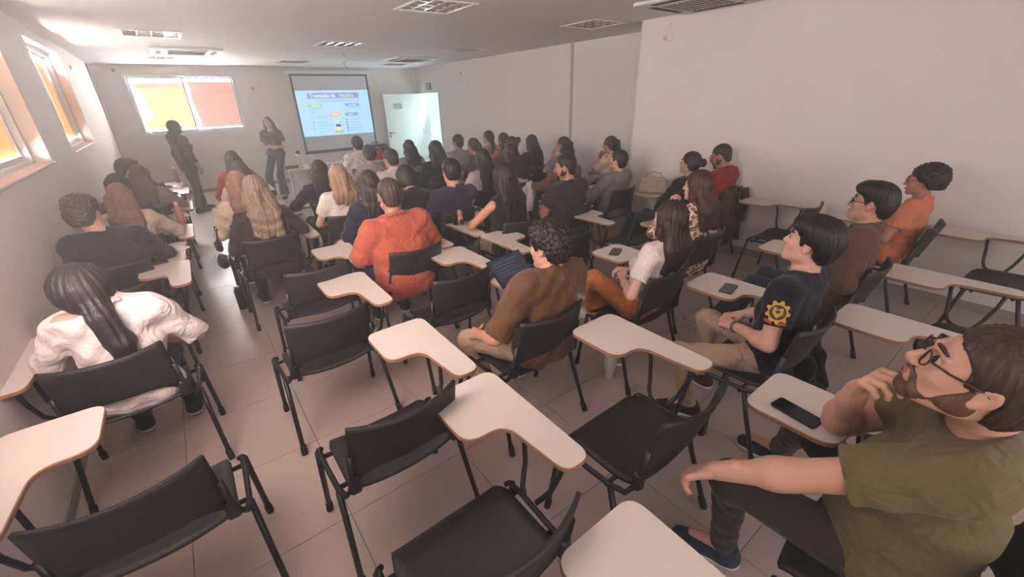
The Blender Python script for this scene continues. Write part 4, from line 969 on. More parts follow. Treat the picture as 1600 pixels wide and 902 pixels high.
i41 = seated(2.26, 1.80, 1, 'black tablet-arm chair under the young woman in ochre trousers', 'young woman with long dark hair in a white T-shirt and ochre trousers',
    fem=True, s=0.97, lean=(14, 4, 0), shift=(0.0, 0.02, 0), head=(-4, 0, 4), res=0.009, face=False, skin_c=(214, 156, 136), hair={'st': 'long', 'c': (42, 27, 24), 'len': 0.30, 'vol': 0.004},
    top={'c': (214, 198, 192), 'sl': 'short', 'e': 0.012, 'crop': True}, bottom={'c': (164, 98, 50)}, shoe_c=(205, 196, 186),
    armL=((-0.25, -0.16, 0.70), (-0.08, 0.04, 0.70), (0.6, 0.6, 0.2), (0.3, 0, -0.9)), armR=((0.23, -0.05, 0.72), (0.05, 0.10, 0.71), (-0.6, 0.5, 0.1), (0, 0, -1)),
    legL=((-0.04, 0.33, 0.60), (0.08, 0.46, 0.24), (0.04, 0.60, 0.2)), legR=((0.10, 0.35, 0.50), (0.05, 0.36, 0.09), (0.05, 0.52, 0.07)), curl=(45, 45, 30))
i1 = seated(-0.53, 2.89, -1, 'black chair with its tablet on the left under the woman in white', 'woman with a dark low ponytail in a loose white shirt, by the left wall', off=(0.03, -0.02),
    fem=True, s=1.0, fat=0.98, shift=(0, 0.03, 0), lean=(0, 4, 0), head=(14, -24, -6), hoff=(-0.03, -0.045, -0.085), res=0.009, face=False, skin_c=(196, 140, 116), hair={'st': 'lowpony', 'c': (36, 30, 32), 'len': 0.30, 'sway': 0.02, 'vol': 0.034, 'thick': 1.5},
    top={'c': (204, 192, 188), 'sl': 'elbow', 'e': 0.014, 'fold': 1.3, 'neck': 0.050, 'collar': (204, 192, 188)}, bottom={'c': (34, 34, 40)},
    armL=((-0.28, 0.03, 0.73), (-0.20, 0.28, 0.755), (0.3, 0.9, 0), (0, 0, -1)), armR=((0.31, 0.02, 0.71), (0.15, 0.20, 0.66), (-0.6, 0.7, 0), (0, 0, -1)))
i44 = seated(3.30, 1.00, 1, 'black tablet-arm chair under the man in the brown jacket', 'man with dark hair and glasses in a brown jacket and jeans, arms folded', off=(0.06, 0.03),
    s=1.0, fat=1.04, lean=(6, 6, 10), head=(4, 6, 0), res=0.011, skin_c=(196, 132, 108), hair={'st': 'thick', 'c': (26, 18, 17), 'vol': 0.004}, glasses=(40, 30, 30), top={'c': (94, 66, 56), 'sl': 'long', 'e': 0.022, 'name': 'jacket', 'collar': (94, 66, 56)},
    bottom={'c': (40, 44, 58)}, shoe_c=(178, 168, 158), armL=((-0.26, -0.18, 0.73), (-0.02, 0.02, 0.72), (0.8, 0.4, 0), (0, 0.3, -0.9)), armR='cross', legL=((-0.24, 0.34, 0.54), (-0.36, 0.56, 0.20), (-0.40, 0.72, 0.17)), legR=((0.06, 0.38, 0.51), (-0.10, 0.55, 0.09), (-0.14, 0.7, 0.07)))
i45 = seated(4.68, 0.98, 1, 'black tablet-arm chair under the woman in the peach T-shirt', 'woman with short afro hair and glasses in a peach orange T-shirt', off=(0.0, 0.03),
    fem=True, s=0.97, lean=(6, 0, 0), head=(8, -4, 0), res=0.012, skin_c=(178, 112, 90), hair={'st': 'afro', 'c': (34, 22, 20), 'line': (0.09, 0.055, -0.12, -0.075)}, glasses=(40, 26, 26), top={'c': (204, 122, 88), 'sl': 'short', 'e': 0.018, 'fold': 1.5}, bottom={'c': (46, 44, 52)}, armL='lap', armR='lap')
i39 = seated(3.20, 2.05, 1, 'black tablet-arm chair under the woman in leopard print', 'woman with long brown hair in a leopard print blouse, hand at her mouth',
    fem=True, s=1.0, lean=(2, 0, 0), head=(6, -2, 0), res=0.011, skin_c=(214, 152, 132), hair={'st': 'long', 'c': (62, 36, 32), 'len': 0.30, 'wave': 0.003, 'vol': 0.006}, top={'m': leopard(), 'sl': 'long', 'e': 0.014}, armL=((-0.24, 0.10, 0.80), (-0.07, 0.10, 0.985), (0.25, -0.1, 0.8), (0.2, -0.9, 0)), armR='lap', bottom={'c': (32, 32, 40)}, curl=(50, 50, 30))
i40 = seated(4.86, 2.70, 1, 'black tablet-arm chair with a brown coat on its back, under the man in red', 'man with cropped hair and glasses in a red polo shirt looking down', off=(0.0, 0.0),
    s=1.04, lean=(2, 0, 0), head=(10, -20, 0), res=0.012, skin_c=(176, 112, 88), hair={'st': 'buzz', 'c': (44, 32, 28), 'vol': -0.005}, glasses=(60, 50, 48), beard=(56, 40, 34), top={'c': (140, 34, 38), 'sl': 'short', 'e': 0.012, 'collar': (128, 30, 34)}, armL='lap', armR='lap')
i38 = seated(4.25, 2.92, 1, 'black tablet-arm chair under the woman with the bun', 'woman with a dark hair bun in a black sweater and jeans, arms folded', off=(0.06, -0.03),
    fem=True, s=1.0, lean=(12, 0, 0), head=(4, 4, 0), res=0.012, skin_c=(192, 128, 104), hair={'st': 'bun', 'c': (34, 24, 23), 'ph': 0.02}, top={'c': (30, 28, 32), 'sl': 'long', 'e': 0.016}, bottom={'c': (38, 44, 62)}, armL='cross', armR='cross', legL='out', legR='out', shoe_c=(210, 204, 200))
i37 = seated(4.14, 3.66, 1, 'black tablet-arm chair under the person in the grey hoodie', 'person with short dark hair in a grey hooded sweatshirt', s=0.94, lean=(6, 0, 0), head=(14, 6, 0), res=0.012, skin_c=(208, 148, 126), hair={'st': 'short', 'c': (36, 25, 23), 'vol': 0.008},
    top={'c': (112, 104, 102), 'sl': 'long', 'e': 0.020, 'hood': True, 'name': 'hoodie'}, bottom={'c': (36, 38, 48)}, armL='inner', armR='tablet')
i36 = seated(5.12, 4.50, 1, 'black tablet-arm chair under the woman in the tan striped T-shirt', 'woman with a long dark ponytail in a tan and white striped T-shirt, hand at chin', fem=True, s=1.02, lean=(0, -4, 0), head=(10, -6, -4), res=0.013, skin_c=(186, 122, 98), hair={'st': 'pony', 'c': (30, 22, 22), 'len': 0.34, 'ph': 0.05},
    top={'m': striped('stripe_tan', (222, 204, 190), (176, 128, 100), 15, 0.62), 'sl': 'short', 'e': 0.012}, armL='chin', armR='lap', curl=(60, 60, 30))
i35 = seated(3.14, 3.46, 1, 'black tablet-arm chair under the bearded man in dark purple', 'bearded man in a dark purple T-shirt turning his head to the left', s=1.03, fat=1.08, lean=(2, 0, 0), head=(38, -8, 0), res=0.011, skin_c=(190, 122, 96), hair={'st': 'buzz', 'c': (32, 24, 23), 'vol': -0.001}, beard=(36, 26, 24),
    top={'c': (50, 40, 48), 'sl': 'short', 'e': 0.014}, armL=((-0.27, -0.02, 0.72), (-0.10, 0.17, 0.74), (0.5, 0.8, 0), (0, 0, -1)), armR='tablet')
i34 = seated(3.98, 4.32, 1, 'black tablet-arm chair behind the bearded man in purple, under the brown coat', 'person with dark hair in a brown coat half hidden behind the bearded man', fem=True, s=1.0, lean=(2, 0, 0), head=(10, -6, 0), res=0.015, face=False, hair={'st': 'bob', 'c': (26, 19, 19), 'len': 0.16}, top={'c': (108, 74, 58), 'sl': 'long', 'e': 0.018, 'name': 'coat'}, armL='tablet', armR='tablet')
i33 = seated(4.76, 5.18, 1, 'black tablet-arm chair by the right wall under the woman with glasses', 'woman with glasses and a brown ponytail in a grey top by the right wall', fem=True, s=1.0, lean=(2, 0, 0), head=(24, -4, 0), res=0.014, skin_c=(204, 146, 124), glasses=(60, 44, 42), hair={'st': 'pony', 'c': (52, 34, 31), 'len': 0.24}, top={'c': (120, 112, 112), 'sl': 'short', 'e': 0.012}, armL='chin', armR='lap')
i32 = seated(3.54, 4.92, 1, 'black tablet-arm chair in front of the white coat, under the woman in dark brown', 'woman with very long dark hair in a dark brown jacket', fem=True, s=1.0, lean=(0, 0, 0), head=(-4, -6, 0), res=0.014, face=False, hair={'st': 'long', 'c': (38, 27, 26), 'len': 0.40, 'vol': 0.008}, top={'c': (56, 42, 38), 'sl': 'long', 'e': 0.018, 'name': 'jacket'}, armL='inner', armR='tablet')
i31 = seated(4.68, 5.86, 1, 'black tablet-arm chair by the right wall under the woman in black', 'woman with straight black hair and a black top by the right wall', fem=True, s=1.0, lean=(2, 0, 0), head=(4, -2, 0), res=0.016, face=False, hair={'st': 'long', 'c': (26, 20, 20), 'len': 0.36, 'vol': 0.004}, top={'c': (28, 26, 28), 'sl': 'long', 'e': 0.012}, armL='lap', armR='lap')
i30 = seated(4.58, 6.50, 1, 'black tablet-arm chair by the right wall under the woman with brown hair', 'woman with long brown hair touching her hair, near the right wall', fem=True, s=1.02, lean=(2, 0, 0), head=(14, -4, 0), res=0.016, face=False, hair={'st': 'long', 'c': (50, 33, 31), 'len': 0.30}, top={'c': (150, 98, 80), 'sl': 'short', 'e': 0.012}, armL='lap', armR='chin')
i29 = seated(4.00, 5.52, 1, 'black tablet-arm chair under the person with the small dark topknot', 'person with dark tied-up hair and a dark top between longer-haired women', fem=True, s=1.05, lean=(2, 0, 0), head=(8, -2, 0), res=0.016, face=False, hair={'st': 'bun', 'c': (36, 26, 25), 'ph': 0.07}, top={'c': (40, 36, 38), 'sl': 'long', 'e': 0.014}, armL='lap', armR='lap')
i28 = seated(4.74, 7.20, 1, 'black tablet-arm chair nearest the door along the right wall', 'woman with a long brown braid in a white top, farthest along the right wall', fem=True, s=1.02, lean=(2, 0, 0), head=(22, 0, 0), res=0.016, skin_c=(206, 148, 126), hair={'st': 'lowpony', 'c': (48, 34, 33), 'len': 0.30}, top={'c': (198, 184, 180), 'sl': 'short', 'e': 0.012}, armL='lap', armR='lap')
i27 = seated(2.37, 3.42, -1, 'black left-handed tablet chair with the pink can, under the woman in sleeveless black', 'woman with long black hair in a sleeveless black top leaning on her left elbow', fem=True, s=1.03, lean=(0, -4, 0), shift=(-0.02, 0.0, 0), head=(-4, -8, 0), res=0.011, face=False, skin_c=(206, 134, 100), hair={'st': 'long', 'c': (28, 21, 21), 'len': 0.38, 'vol': 0.008}, top={'c': (30, 26, 27), 'sl': 'none', 'e': 0.010},
    armL=((-0.36, 0.06, 0.765), (-0.20, 0.20, 0.80), (0.6, 0.6, 0.2), (0, 0.2, -1)), armR='lap', bottom={'c': (150, 134, 122)})
i26 = seated(2.14, 4.10, 1, 'black tablet-arm chair with the black backpack on its back', 'man with short dark hair in a navy T-shirt, backpack on his chair', s=1.02, lean=(2, 0, 0), head=(-10, -8, 0), res=0.012, face=False, skin_c=(212, 142, 112), hair={'st': 'short', 'c': (32, 27, 32), 'vol': 0.006}, top={'c': (52, 46, 62), 'sl': 'short', 'e': 0.014}, armL='lap', armR='chin', bottom={'c': (36, 34, 38)})
i25 = seated(2.98, 4.82, -1, 'black left-handed tablet chair under the woman in the white striped T-shirt', 'woman with long straight black hair in a white T-shirt with thin grey stripes', fem=True, s=1.0, lean=(2, 2, 0), head=(-6, -4, 2), res=0.014, face=False, hair={'st': 'long', 'c': (34, 28, 30), 'len': 0.42, 'sway': 0.01}, top={'m': striped('stripe_grey', (206, 188, 182), (132, 118, 116), 26, 0.68), 'sl': 'short', 'e': 0.012}, armL='lap', armR='lap')
i24 = seated(3.80, 6.22, 1, 'black tablet-arm chair under the woman in mauve', 'woman with brown hair tied back in a mauve top', fem=True, s=1.0, lean=(0, 0, 0), head=(16, -4, -6), res=0.016, face=False, skin_c=(196, 134, 112), hair={'st': 'pony', 'c': (62, 44, 42), 'len': 0.16}, top={'c': (96, 78, 82), 'sl': 'short', 'e': 0.014}, armL='lap', armR='lap')
i23 = seated(3.92, 6.95, 1, 'black tablet-arm chair under the man in beige', 'man with short dark hair in a beige T-shirt near the door', s=1.0, lean=(2, 0, 0), head=(10, 0, 0), res=0.016, face=False, hair={'st': 'short', 'c': (46, 40, 44), 'vol': 0.006}, top={'c': (168, 152, 140), 'sl': 'short', 'e': 0.014}, armL='lap', armR='lap')
i22 = seated(2.90, 5.85, 1, 'black tablet-arm chair under the woman in the black jacket before the door', 'woman with long dark hair in a black jacket in front of the bright door opening', fem=True, s=1.06, fat=1.08, lean=(2, 0, 0), head=(0, 0, 0), res=0.015, face=False, hair={'st': 'long', 'c': (26, 28, 34), 'len': 0.22, 'vol': 0.004}, top={'c': (28, 36, 44), 'sl': 'long', 'e': 0.022, 'name': 'jacket'}, armL='lap', armR='lap')
i21 = seated(2.98, 6.90, 1, 'black tablet-arm chair under the woman in light grey', 'woman with straight dark hair in a light grey T-shirt before the open door', fem=True, s=1.0, lean=(2, 0, 0), head=(2, -2, 0), res=0.016, face=False, hair={'st': 'long', 'c': (34, 36, 44), 'len': 0.24}, top={'c': (150, 154, 162), 'sl': 'short', 'e': 0.014}, armL='lap', armR='lap')
i20 = seated(1.78, 4.22, 1, 'black tablet-arm chair under the hunched person in black', 'person with dark hair in black hunched forward beside the man in orange', fem=True, s=1.0, lean=(-14, 0, 0), head=(0, -24, 0), res=0.013, face=False, hair={'st': 'bob', 'c': (30, 25, 28), 'len': 0.13, 'vol': 0.006}, top={'c': (36, 34, 40), 'sl': 'long', 'e': 0.016}, armL='lap', armR='lap')
i19 = seated(2.18, 5.68, 1, 'black tablet-arm chair under the man in the striped white polo', 'man with short dark hair in a white finely striped polo shirt', s=1.0, fat=1.08, lean=(-2, 0, 0), head=(14, -6, 0), res=0.014, face=False, skin_c=(206, 146, 124), hair={'st': 'short', 'c': (38, 34, 40), 'vol': 0.006}, top={'m': striped('stripe_polo', (226, 214, 210), (186, 174, 172), 30, 0.62), 'sl': 'short', 'e': 0.014, 'collar': (222, 210, 208)}, armL='lap', armR='lap')
i18 = seated(2.14, 6.40, 1, 'black tablet-arm chair under the person in the grey T-shirt', 'person with short fluffy black hair in a grey T-shirt', fem=True, s=1.0, lean=(0, 0, 0), head=(-4, -6, 4), res=0.015, face=False, hair={'st': 'curly', 'c': (36, 34, 42), 'vol': 0.010}, top={'c': (150, 140, 144), 'sl': 'short', 'e': 0.016}, armL='inner', armR='lap')
i17 = seated(2.50, 7.92, 1, 'black tablet-arm chair nearest the presenters\' table', 'man with short black hair in a white shirt, nearest the presenters\' table', s=1.04, lean=(0, 0, 0), head=(0, 0, 0), res=0.015, face=False, hair={'st': 'short', 'c': (40, 40, 50), 'vol': 0.006}, top={'c': (216, 206, 208), 'sl': 'long', 'e': 0.018, 'collar': (216, 206, 208)}, armL='lap', armR='lap')
i16 = seated(1.25, 3.34, 1, 'black tablet-arm chair under the man in the orange polo', 'heavyset man with short hair in a rust orange polo shirt seen from behind', off=(-0.04, 0.0), s=1.05, fat=1.28, lean=(-1, -3, 0), head=(-6, -10, 2), res=0.010, face=False, skin_c=(178, 112, 92), hair={'st': 'buzz', 'c': (62, 46, 44), 'vol': -0.002, 'line': (0.06, 0.07, -0.10, -0.07)},
    top={'c': (172, 84, 63), 'sl': 'elbow', 'e': 0.016, 'fold': 0.8, 'collar': (164, 80, 60)}, bottom={'c': (40, 44, 62)}, armL=((-0.33, -0.02, 0.74), (-0.20, 0.20, 0.74), (0.3, 0.9, 0), (0, 0, -1)), armR=((0.32, 0.0, 0.75), (0.22, 0.24, 0.76), (-0.3, 0.9, 0), (0, 0, -1)))
i15 = seated(1.36, 4.17, 1, 'black tablet-arm chair under the woman in the navy jacket', 'woman with long dark brown hair in a navy jacket left of the man in orange', fem=True, s=1.0, lean=(0, 0, 0), head=(-10, -4, 0), res=0.013, face=False, hair={'st': 'long', 'c': (48, 36, 38), 'len': 0.28}, top={'c': (46, 44, 58), 'sl': 'long', 'e': 0.018, 'name': 'jacket'}, armL='lap', armR='lap', off=(-0.04, 0))
i14 = seated(1.22, 4.82, 1, 'black tablet-arm chair under the blonde woman in the white T-shirt', 'woman with a blonde ponytail in a white T-shirt', fem=True, s=1.01, lean=(2, 2, 0), head=(4, -4, 0), res=0.012, face=False, skin_c=(214, 156, 130), hair={'st': 'half', 'c': (152, 122, 100), 'len': 0.22, 'ph': 0.03}, top={'c': (222, 206, 198), 'sl': 'short', 'e': 0.012}, armL='lap', armR='lap')
i13 = seated(1.26, 5.52, -1, 'black left-handed tablet chair under the woman in the black jacket by the table', 'woman with long black hair and a black jacket, beside the presenters\' table', fem=True, s=0.98, lean=(-2, 0, 0), head=(-22, -8, 0), res=0.013, face=False, hair={'st': 'long', 'c': (34, 28, 31), 'len': 0.26}, top={'c': (36, 32, 36), 'sl': 'long', 'e': 0.018, 'name': 'jacket', 'hood': False}, armL='tablet', armR='lap', off=(-0.03, 0))
i9 = seated(0.44, 4.47, 1, 'black tablet-arm chair along the aisle under the woman with wavy blonde hair', 'woman with long wavy blonde hair in a dark maroon top', fem=True, s=1.03, lean=(0, 0, 0), head=(-10, -6, 0), res=0.011, face=False, hair={'st': 'half', 'c': (132, 110, 93), 'len': 0.34, 'wave': 0.003, 'vol': 0.008, 'ph': 0.0}, top={'c': (54, 42, 44), 'sl': 'long', 'e': 0.014}, armL='lap', armR='tablet', bottom={'c': (36, 35, 40)}, legR='back')
i10 = seated(0.42, 5.16, 1, 'black tablet-arm chair along the aisle under the light-haired woman in cream', 'woman with straight light brown hair in a cream top', fem=True, s=1.0, lean=(0, -2, 0), head=(0, -6, 0), res=0.013, face=False, hair={'st': 'long', 'c': (140, 108, 84), 'len': 0.30}, top={'c': (208, 186, 164), 'sl': 'long', 'e': 0.016}, armL='lap', armR='lap', off=(-0.02, 0))
i11 = seated(0.50, 5.94, 1, 'black tablet-arm chair along the aisle under the brunette in white', 'brunette woman in a white blouse in the aisle column', fem=True, s=1.02, lean=(0, 0, 0), head=(4, -6, 0), res=0.014, face=False, hair={'st': 'long', 'c': (66, 50, 50), 'len': 0.28}, top={'c': (218, 208, 204), 'sl': 'long', 'e': 0.020}, armL='lap', armR='lap')
i12 = seated(0.58, 7.40, 1, 'black tablet-arm chair along the aisle nearest the standing women', 'woman with dark hair in a red cardigan nearest the standing presenters', fem=True, s=1.02, lean=(0, 0, 0), head=(6, -4, 0), res=0.016, face=False, hair={'st': 'long', 'c': (62, 54, 56), 'len': 0.22}, top={'c': (196, 88, 88), 'sl': 'long', 'e': 0.016, 'name': 'cardigan'}, armL='lap', armR='lap')
i2 = seated(-0.61, 4.54, 1, 'black tablet-arm chair by the left wall under the man in black', 'man with curly greying hair in a black long-sleeved shirt by the left wall', s=1.0, fat=1.06, lean=(-2, 0, 0), off=(0.0, 0.0), head=(-18, -4, 0), hoff=(-0.06, 0, 0), res=0.011, face=False, skin_c=(200, 140, 118), hair={'st': 'curly', 'c': (70, 62, 62), 'vol': 0.006}, top={'c': (42, 39, 43), 'sl': 'long', 'e': 0.018}, armL=((-0.22, 0.02, 0.76), (0.02, 0.24, 0.76), (0.9, 0.3, 0), (0, 0, -1)), armR=((0.30, 0.06, 0.76), (0.16, 0.28, 0.755), (-0.6, 0.7, 0), (0, 0, -1)))
i4 = seated(-0.52, 5.30, 1, 'black tablet-arm chair by the left wall under the woman in the beige knit', 'woman with long light brown hair in a beige knitted top, arm on her tablet', fem=True, s=0.98, lean=(-6, 0, 0), head=(-12, -14, 0), res=0.013, face=False, hair={'st': 'long', 'c': (118, 92, 78), 'len': 0.34, 'wave': 0.003}, top={'c': (196, 178, 164), 'sl': 'long', 'e': 0.018}, armL='inner', armR='tablet')
i3 = seated(-0.56, 6.05, 1, 'black tablet-arm chair by the left wall under the person with the black bob', 'person with a rounded black bob by the left wall', fem=True, s=0.98, lean=(-2, 0, 0), head=(0, -6, 0), res=0.014, face=False, hair={'st': 'bob', 'c': (46, 42, 46), 'len': 0.15, 'vol': 0.008}, top={'c': (70, 64, 68), 'sl': 'long', 'e': 0.016}, armL='lap', armR='lap')
i5 = seated(-0.46, 6.75, 1, 'black tablet-arm chair by the left wall under the woman in grey beige', 'woman with long brown hair in a grey beige blouse holding a tan bag', fem=True, s=1.0, lean=(-6, 4, 0), head=(-14, -12, 0), res=0.014, face=False, hair={'st': 'long', 'c': (104, 84, 74), 'len': 0.30}, top={'c': (150, 138, 134), 'sl': 'long', 'e': 0.020}, armL='inner', armR='tablet')
i6 = seated(-0.57, 7.48, 1, 'black tablet-arm chair by the left wall under the dark-haired person with glasses', 'dark-haired person with glasses turning right, by the left wall past the far window', s=1.0, lean=(0, 0, 0), head=(-70, -4, 0), res=0.015, skin_c=(200, 146, 128), hair={'st': 'thick', 'c': (66, 58, 58), 'vol': 0.004}, glasses=(60, 52, 52), top={'c': (86, 76, 78), 'sl': 'long', 'e': 0.016}, armL='lap', armR='lap')

# ------------------------------------------------------------------ standing presenters
w1 = person('standing woman in dark clothes and heels facing the screen, before the front window', (0.10, 10.16), yaw=-62, fem=True, s=0.985, stand=True, lean=(2, 0, 0), head=(-6, 4, 0), res=0.014, face=True, skin_c=(180, 130, 112), hair={'st': 'long', 'c': (58, 52, 54), 'len': 0.24, 'vol': 0.006}, top={'c': (70, 66, 70), 'sl': 'three', 'e': 0.014, 'long': True}, bottom={'c': (78, 68, 66), 'flare': 0.02}, shoe_c=(44, 38, 40), sole_c=(40, 36, 38), armL='down', armR='down',
    legL=((-0.09, 0.06, 0.47), (-0.10, 0.10, 0.085), (-0.10, 0.25, 0.06)), legR=((0.09, -0.03, 0.47), (0.10, -0.12, 0.085), (0.12, 0.03, 0.06)))
w2 = person('standing woman with crossed arms in wide navy trousers, left of the screen', (1.68, 10.56), yaw=150, fem=True, s=0.975, stand=True, lean=(2, 0, 0), head=(10, 2, 4), res=0.014, skin_c=(206, 158, 140), hair={'st': 'long', 'c': (62, 50, 52), 'len': 0.34}, top={'c': (84, 74, 82), 'sl': 'short', 'e': 0.012}, bottom={'c': (52, 52, 66), 'flare': 0.05}, shoe_c=(40, 38, 44), armL='xstand', armR='xstand')

# ------------------------------------------------------------------ things on tablets, chairs and floor
TZ = 0.7197
def phone(x, y, rz, label, L=0.155, W=0.074, z=TZ):
    r = tag(empty('smartphone', (x, y, z), math.radians(rz)), label, 'phone')
    MB().prism(rounded([(-W/2, -L/2), (W/2, -L/2), (W/2, L/2), (-W/2, L/2)], 0.012, 4), 0, 0.009, 0.0018).build('phone_body', M_BLACK, r)
    MB().prism(rounded([(-W/2+0.003, -L/2+0.003), (W/2-0.003, -L/2+0.003), (W/2-0.003, L/2-0.003), (-W/2+0.003, L/2-0.003)], 0.010, 4), 0.0088, 0.0094).build('screen', M_GLASSBLK, r)
    MB().lathe([(0.003, 0.0), (0.003, 0.0004)], 10, (0, L/2-0.010, 0.0093)).build('camera_hole', M_BLACK, r)
    return r
phone(2.52, 1.98, -62, 'smartphone on the tablet of the woman in ochre trousers')
phone(2.50, 1.07, -78, 'smartphone on the tablet of the young man in the crest T-shirt')
phone(1.60, 0.345, -8, 'black smartphone on the tablet of the man in olive', 0.16, 0.078)

# laptop
lp = tag(empty('laptop', (1.605, 1.905, TZ), math.radians(12)), 'open dark laptop on the tablet of the curly-haired man', 'laptop')
M_LAP = mat('laptop_shell', srgb(34, 35, 42), 0.4)
MB().prism(rounded([(-0.165, -0.115), (0.165, -0.115), (0.165, 0.115), (-0.165, 0.115)], 0.012, 3), 0, 0.016, 0.003).build('base', M_LAP, lp)
M_KEY = mat('keycap', srgb(20, 21, 27), 0.5)
for r_ in range(5):
    for c_ in range(13):
        MB().box(-0.148+c_*0.0229, -0.148+c_*0.0229+0.0195, 0.085-r_*0.0235-0.0195, 0.085-r_*0.0235, 0.0155, 0.0182).build('key', M_KEY, lp)
MB().box(-0.05, 0.05, -0.105, -0.045, 0.0158, 0.0166).build('touchpad', mat('touchpad', srgb(46, 47, 56), 0.35), lp)
ld = empty('lid_hinge'); bpy.data.objects.remove(ld)
a_ = math.radians(44)
def lid(name, x0, x1, h0, h1, d0, d1, m, par):
    vs = []
    for d in (d0, d1):
        for hh in (h0, h1):
            for x in (x0, x1):
                vs.append((x, 0.115+math.sin(a_)*hh+math.cos(a_)*d, 0.014+math.cos(a_)*hh-math.sin(a_)*d))
    return MB().add(vs, [(0, 1, 3, 2), (4, 6, 7, 5), (0, 4, 5, 1), (2, 3, 7, 6), (0, 2, 6, 4), (1, 5, 7, 3)]).build(name, m, par)
sc_ = lid('screen_lid', -0.165, 0.165, 0.0, 0.205, 0.0, 0.008, M_LAP, lp)
lid('display', -0.155, 0.155, 0.014, 0.195, -0.0012, -0.0002, emat('laptop_display', 40, 44, 62, 0.5), sc_)
for k in range(5): lid('screen_text_line', -0.12, 0.10-0.03*(k % 3), 0.165-0.024*k, 0.171-0.024*k, -0.002, -0.0013, emat('laptop_text', 84, 92, 120, 0.5), sc_)

# drink can
cn = tag(empty('drink_can', (2.03, 3.52, TZ)), 'slim pink drink can on a tablet beside the black backpack', 'can')
MB().lathe([(0.022, 0), (0.027, 0.006), (0.0275, 0.012), (0.0275, 0.128), (0.022, 0.140)], 20).build('can_body', mat('pink_can', srgb(196, 128, 112), 0.35, metal=0.3, noise=0.1, nscale=30), cn, smooth=True)
MB().lathe([(0.023, 0.1395), (0.0235, 0.146), (0.021, 0.147), (0.020, 0.143)], 20).build('can_rim', M_CHROME, cn, smooth=True)
MB().box(-0.006, 0.006, -0.008, 0.012, 0.1435, 0.1455).build('pull_tab', M_CHROME, cn)
MB().lathe([(0.0278, 0.045), (0.0278, 0.085)], 20).build('can_label', mat('can_label', srgb(218, 176, 158), 0.4), cn, smooth=True)

# white tumbler with handle on the floor
tm = tag(empty('tumbler', (2.02, 1.56, 0)), 'white insulated tumbler with handle standing on the floor', 'tumbler')
MB().lathe([(0.030, 0), (0.033, 0.004), (0.036, 0.085), (0.046, 0.105), (0.050, 0.20), (0.050, 0.215)], 24).build('cup', M_WHITE, tm, smooth=True)
MB().lathe([(0.051, 0.213), (0.051, 0.226), (0.046, 0.232)], 24).build('lid', mat('tumbler_lid', srgb(206, 200, 196), 0.35), tm, smooth=True)
MB().tube([(0.047, 0, 0.195), (0.085, 0, 0.195), (0.095, 0, 0.185), (0.095, 0, 0.115), (0.085, 0, 0.10), (0.044, 0, 0.105)], 0.010, 8).build('handle', M_WHITE, tm, smooth=True)
MB().tube([(0.015, 0, 0.23), (0.022, 0, 0.30)], 0.004, 8).build('straw', mat('straw', srgb(190, 186, 184), 0.3), tm, smooth=True)
tm.rotation_euler[2] = math.radians(-40)

def soft(name, label, cat, ops, m, res=0.01, parts=(), disp=0.003, loc=(0, 0, 0), rz=0.0, clip=None):
    r = tag(empty(name, loc, rz), label, cat)
    S = Blob(res)
    for o in ops:
        if o[0] == 'c': S.cone(*o[1:5], k=o[5] if len(o) > 5 else 0.03)
        elif o[0] == 'e': S.ell(o[1], o[2], None, 0.03)
    if clip: S.clip(clip)
    S.disp = lambda X, Y, Z: disp*np.sin(55*Z+8*np.sin(12*X)+9*Y)+disp*0.6*np.sin(80*X+30*Z+4*np.sin(20*Y))
    link('shell', np_mesh('shell', *S.arrays()), m, r)
    return r
M_BAGK = cloth(24, 23, 27, '_bag'); M_BUCK = mat('buckle', srgb(170, 168, 170), 0.3, metal=0.8)
# backpack hung on the chair of the man in navy
bp_ = soft('backpack', 'black backpack with silver buckles hung on the navy man\'s chair', 'backpack', [('c', (-0.09, 0, 0.06), (-0.09, 0, 0.32), 0.062, 0.052, 0.05), ('c', (0.09, 0, 0.06), (0.09, 0, 0.32), 0.062, 0.052, 0.05), ('c', (-0.08, 0, 0.36), (0.08, 0, 0.36), 0.045, 0.045, 0.05), ('c', (-0.08, -0.05, 0.08), (0.08, -0.05, 0.10), 0.04, 0.04, 0.04)], M_BAGK, 0.011, loc=(2.12, 3.565, 0.46))
for x in (-0.09, 0.08):
    MB().tube([(x, -0.045, 0.37), (x-0.005, -0.075, 0.30), (x, -0.078, 0.20), (x+0.01, -0.08, 0.14)], 0.009, 6).build('strap', M_BLACK, bp_, smooth=True)
    MB().box(x-0.016, x+0.016, -0.094, -0.082, 0.22, 0.27, 0.004).build('buckle', M_BUCK, bp_)
MB().tube([(-0.04, 0, 0.395), (-0.03, 0, 0.44), (0.03, 0, 0.44), (0.04, 0, 0.395)], 0.008, 6).build('grab_handle', M_BLACK, bp_, smooth=True)
# second backpack on the floor
b2 = soft('backpack', 'black backpack on the floor under the chair of the crest T-shirt', 'backpack', [('c', (-0.08, 0, 0.10), (-0.08, 0, 0.30), 0.085, 0.06, 0.05), ('c', (0.08, 0, 0.10), (0.08, 0, 0.30), 0.085, 0.06, 0.05), ('c', (-0.06, -0.07, 0.10), (0.06, -0.07, 0.14), 0.05, 0.05, 0.04)], M_BAGK, 0.012, loc=(2.80, 0.62, 0.0), clip=lambda X, Y, Z: 0.004-Z)
MB().tube([(-0.04, 0, 0.35), (-0.03, 0, 0.40), (0.03, 0, 0.40), (0.04, 0, 0.35)], 0.008, 6).build('grab_handle', M_BLACK, b2, smooth=True)
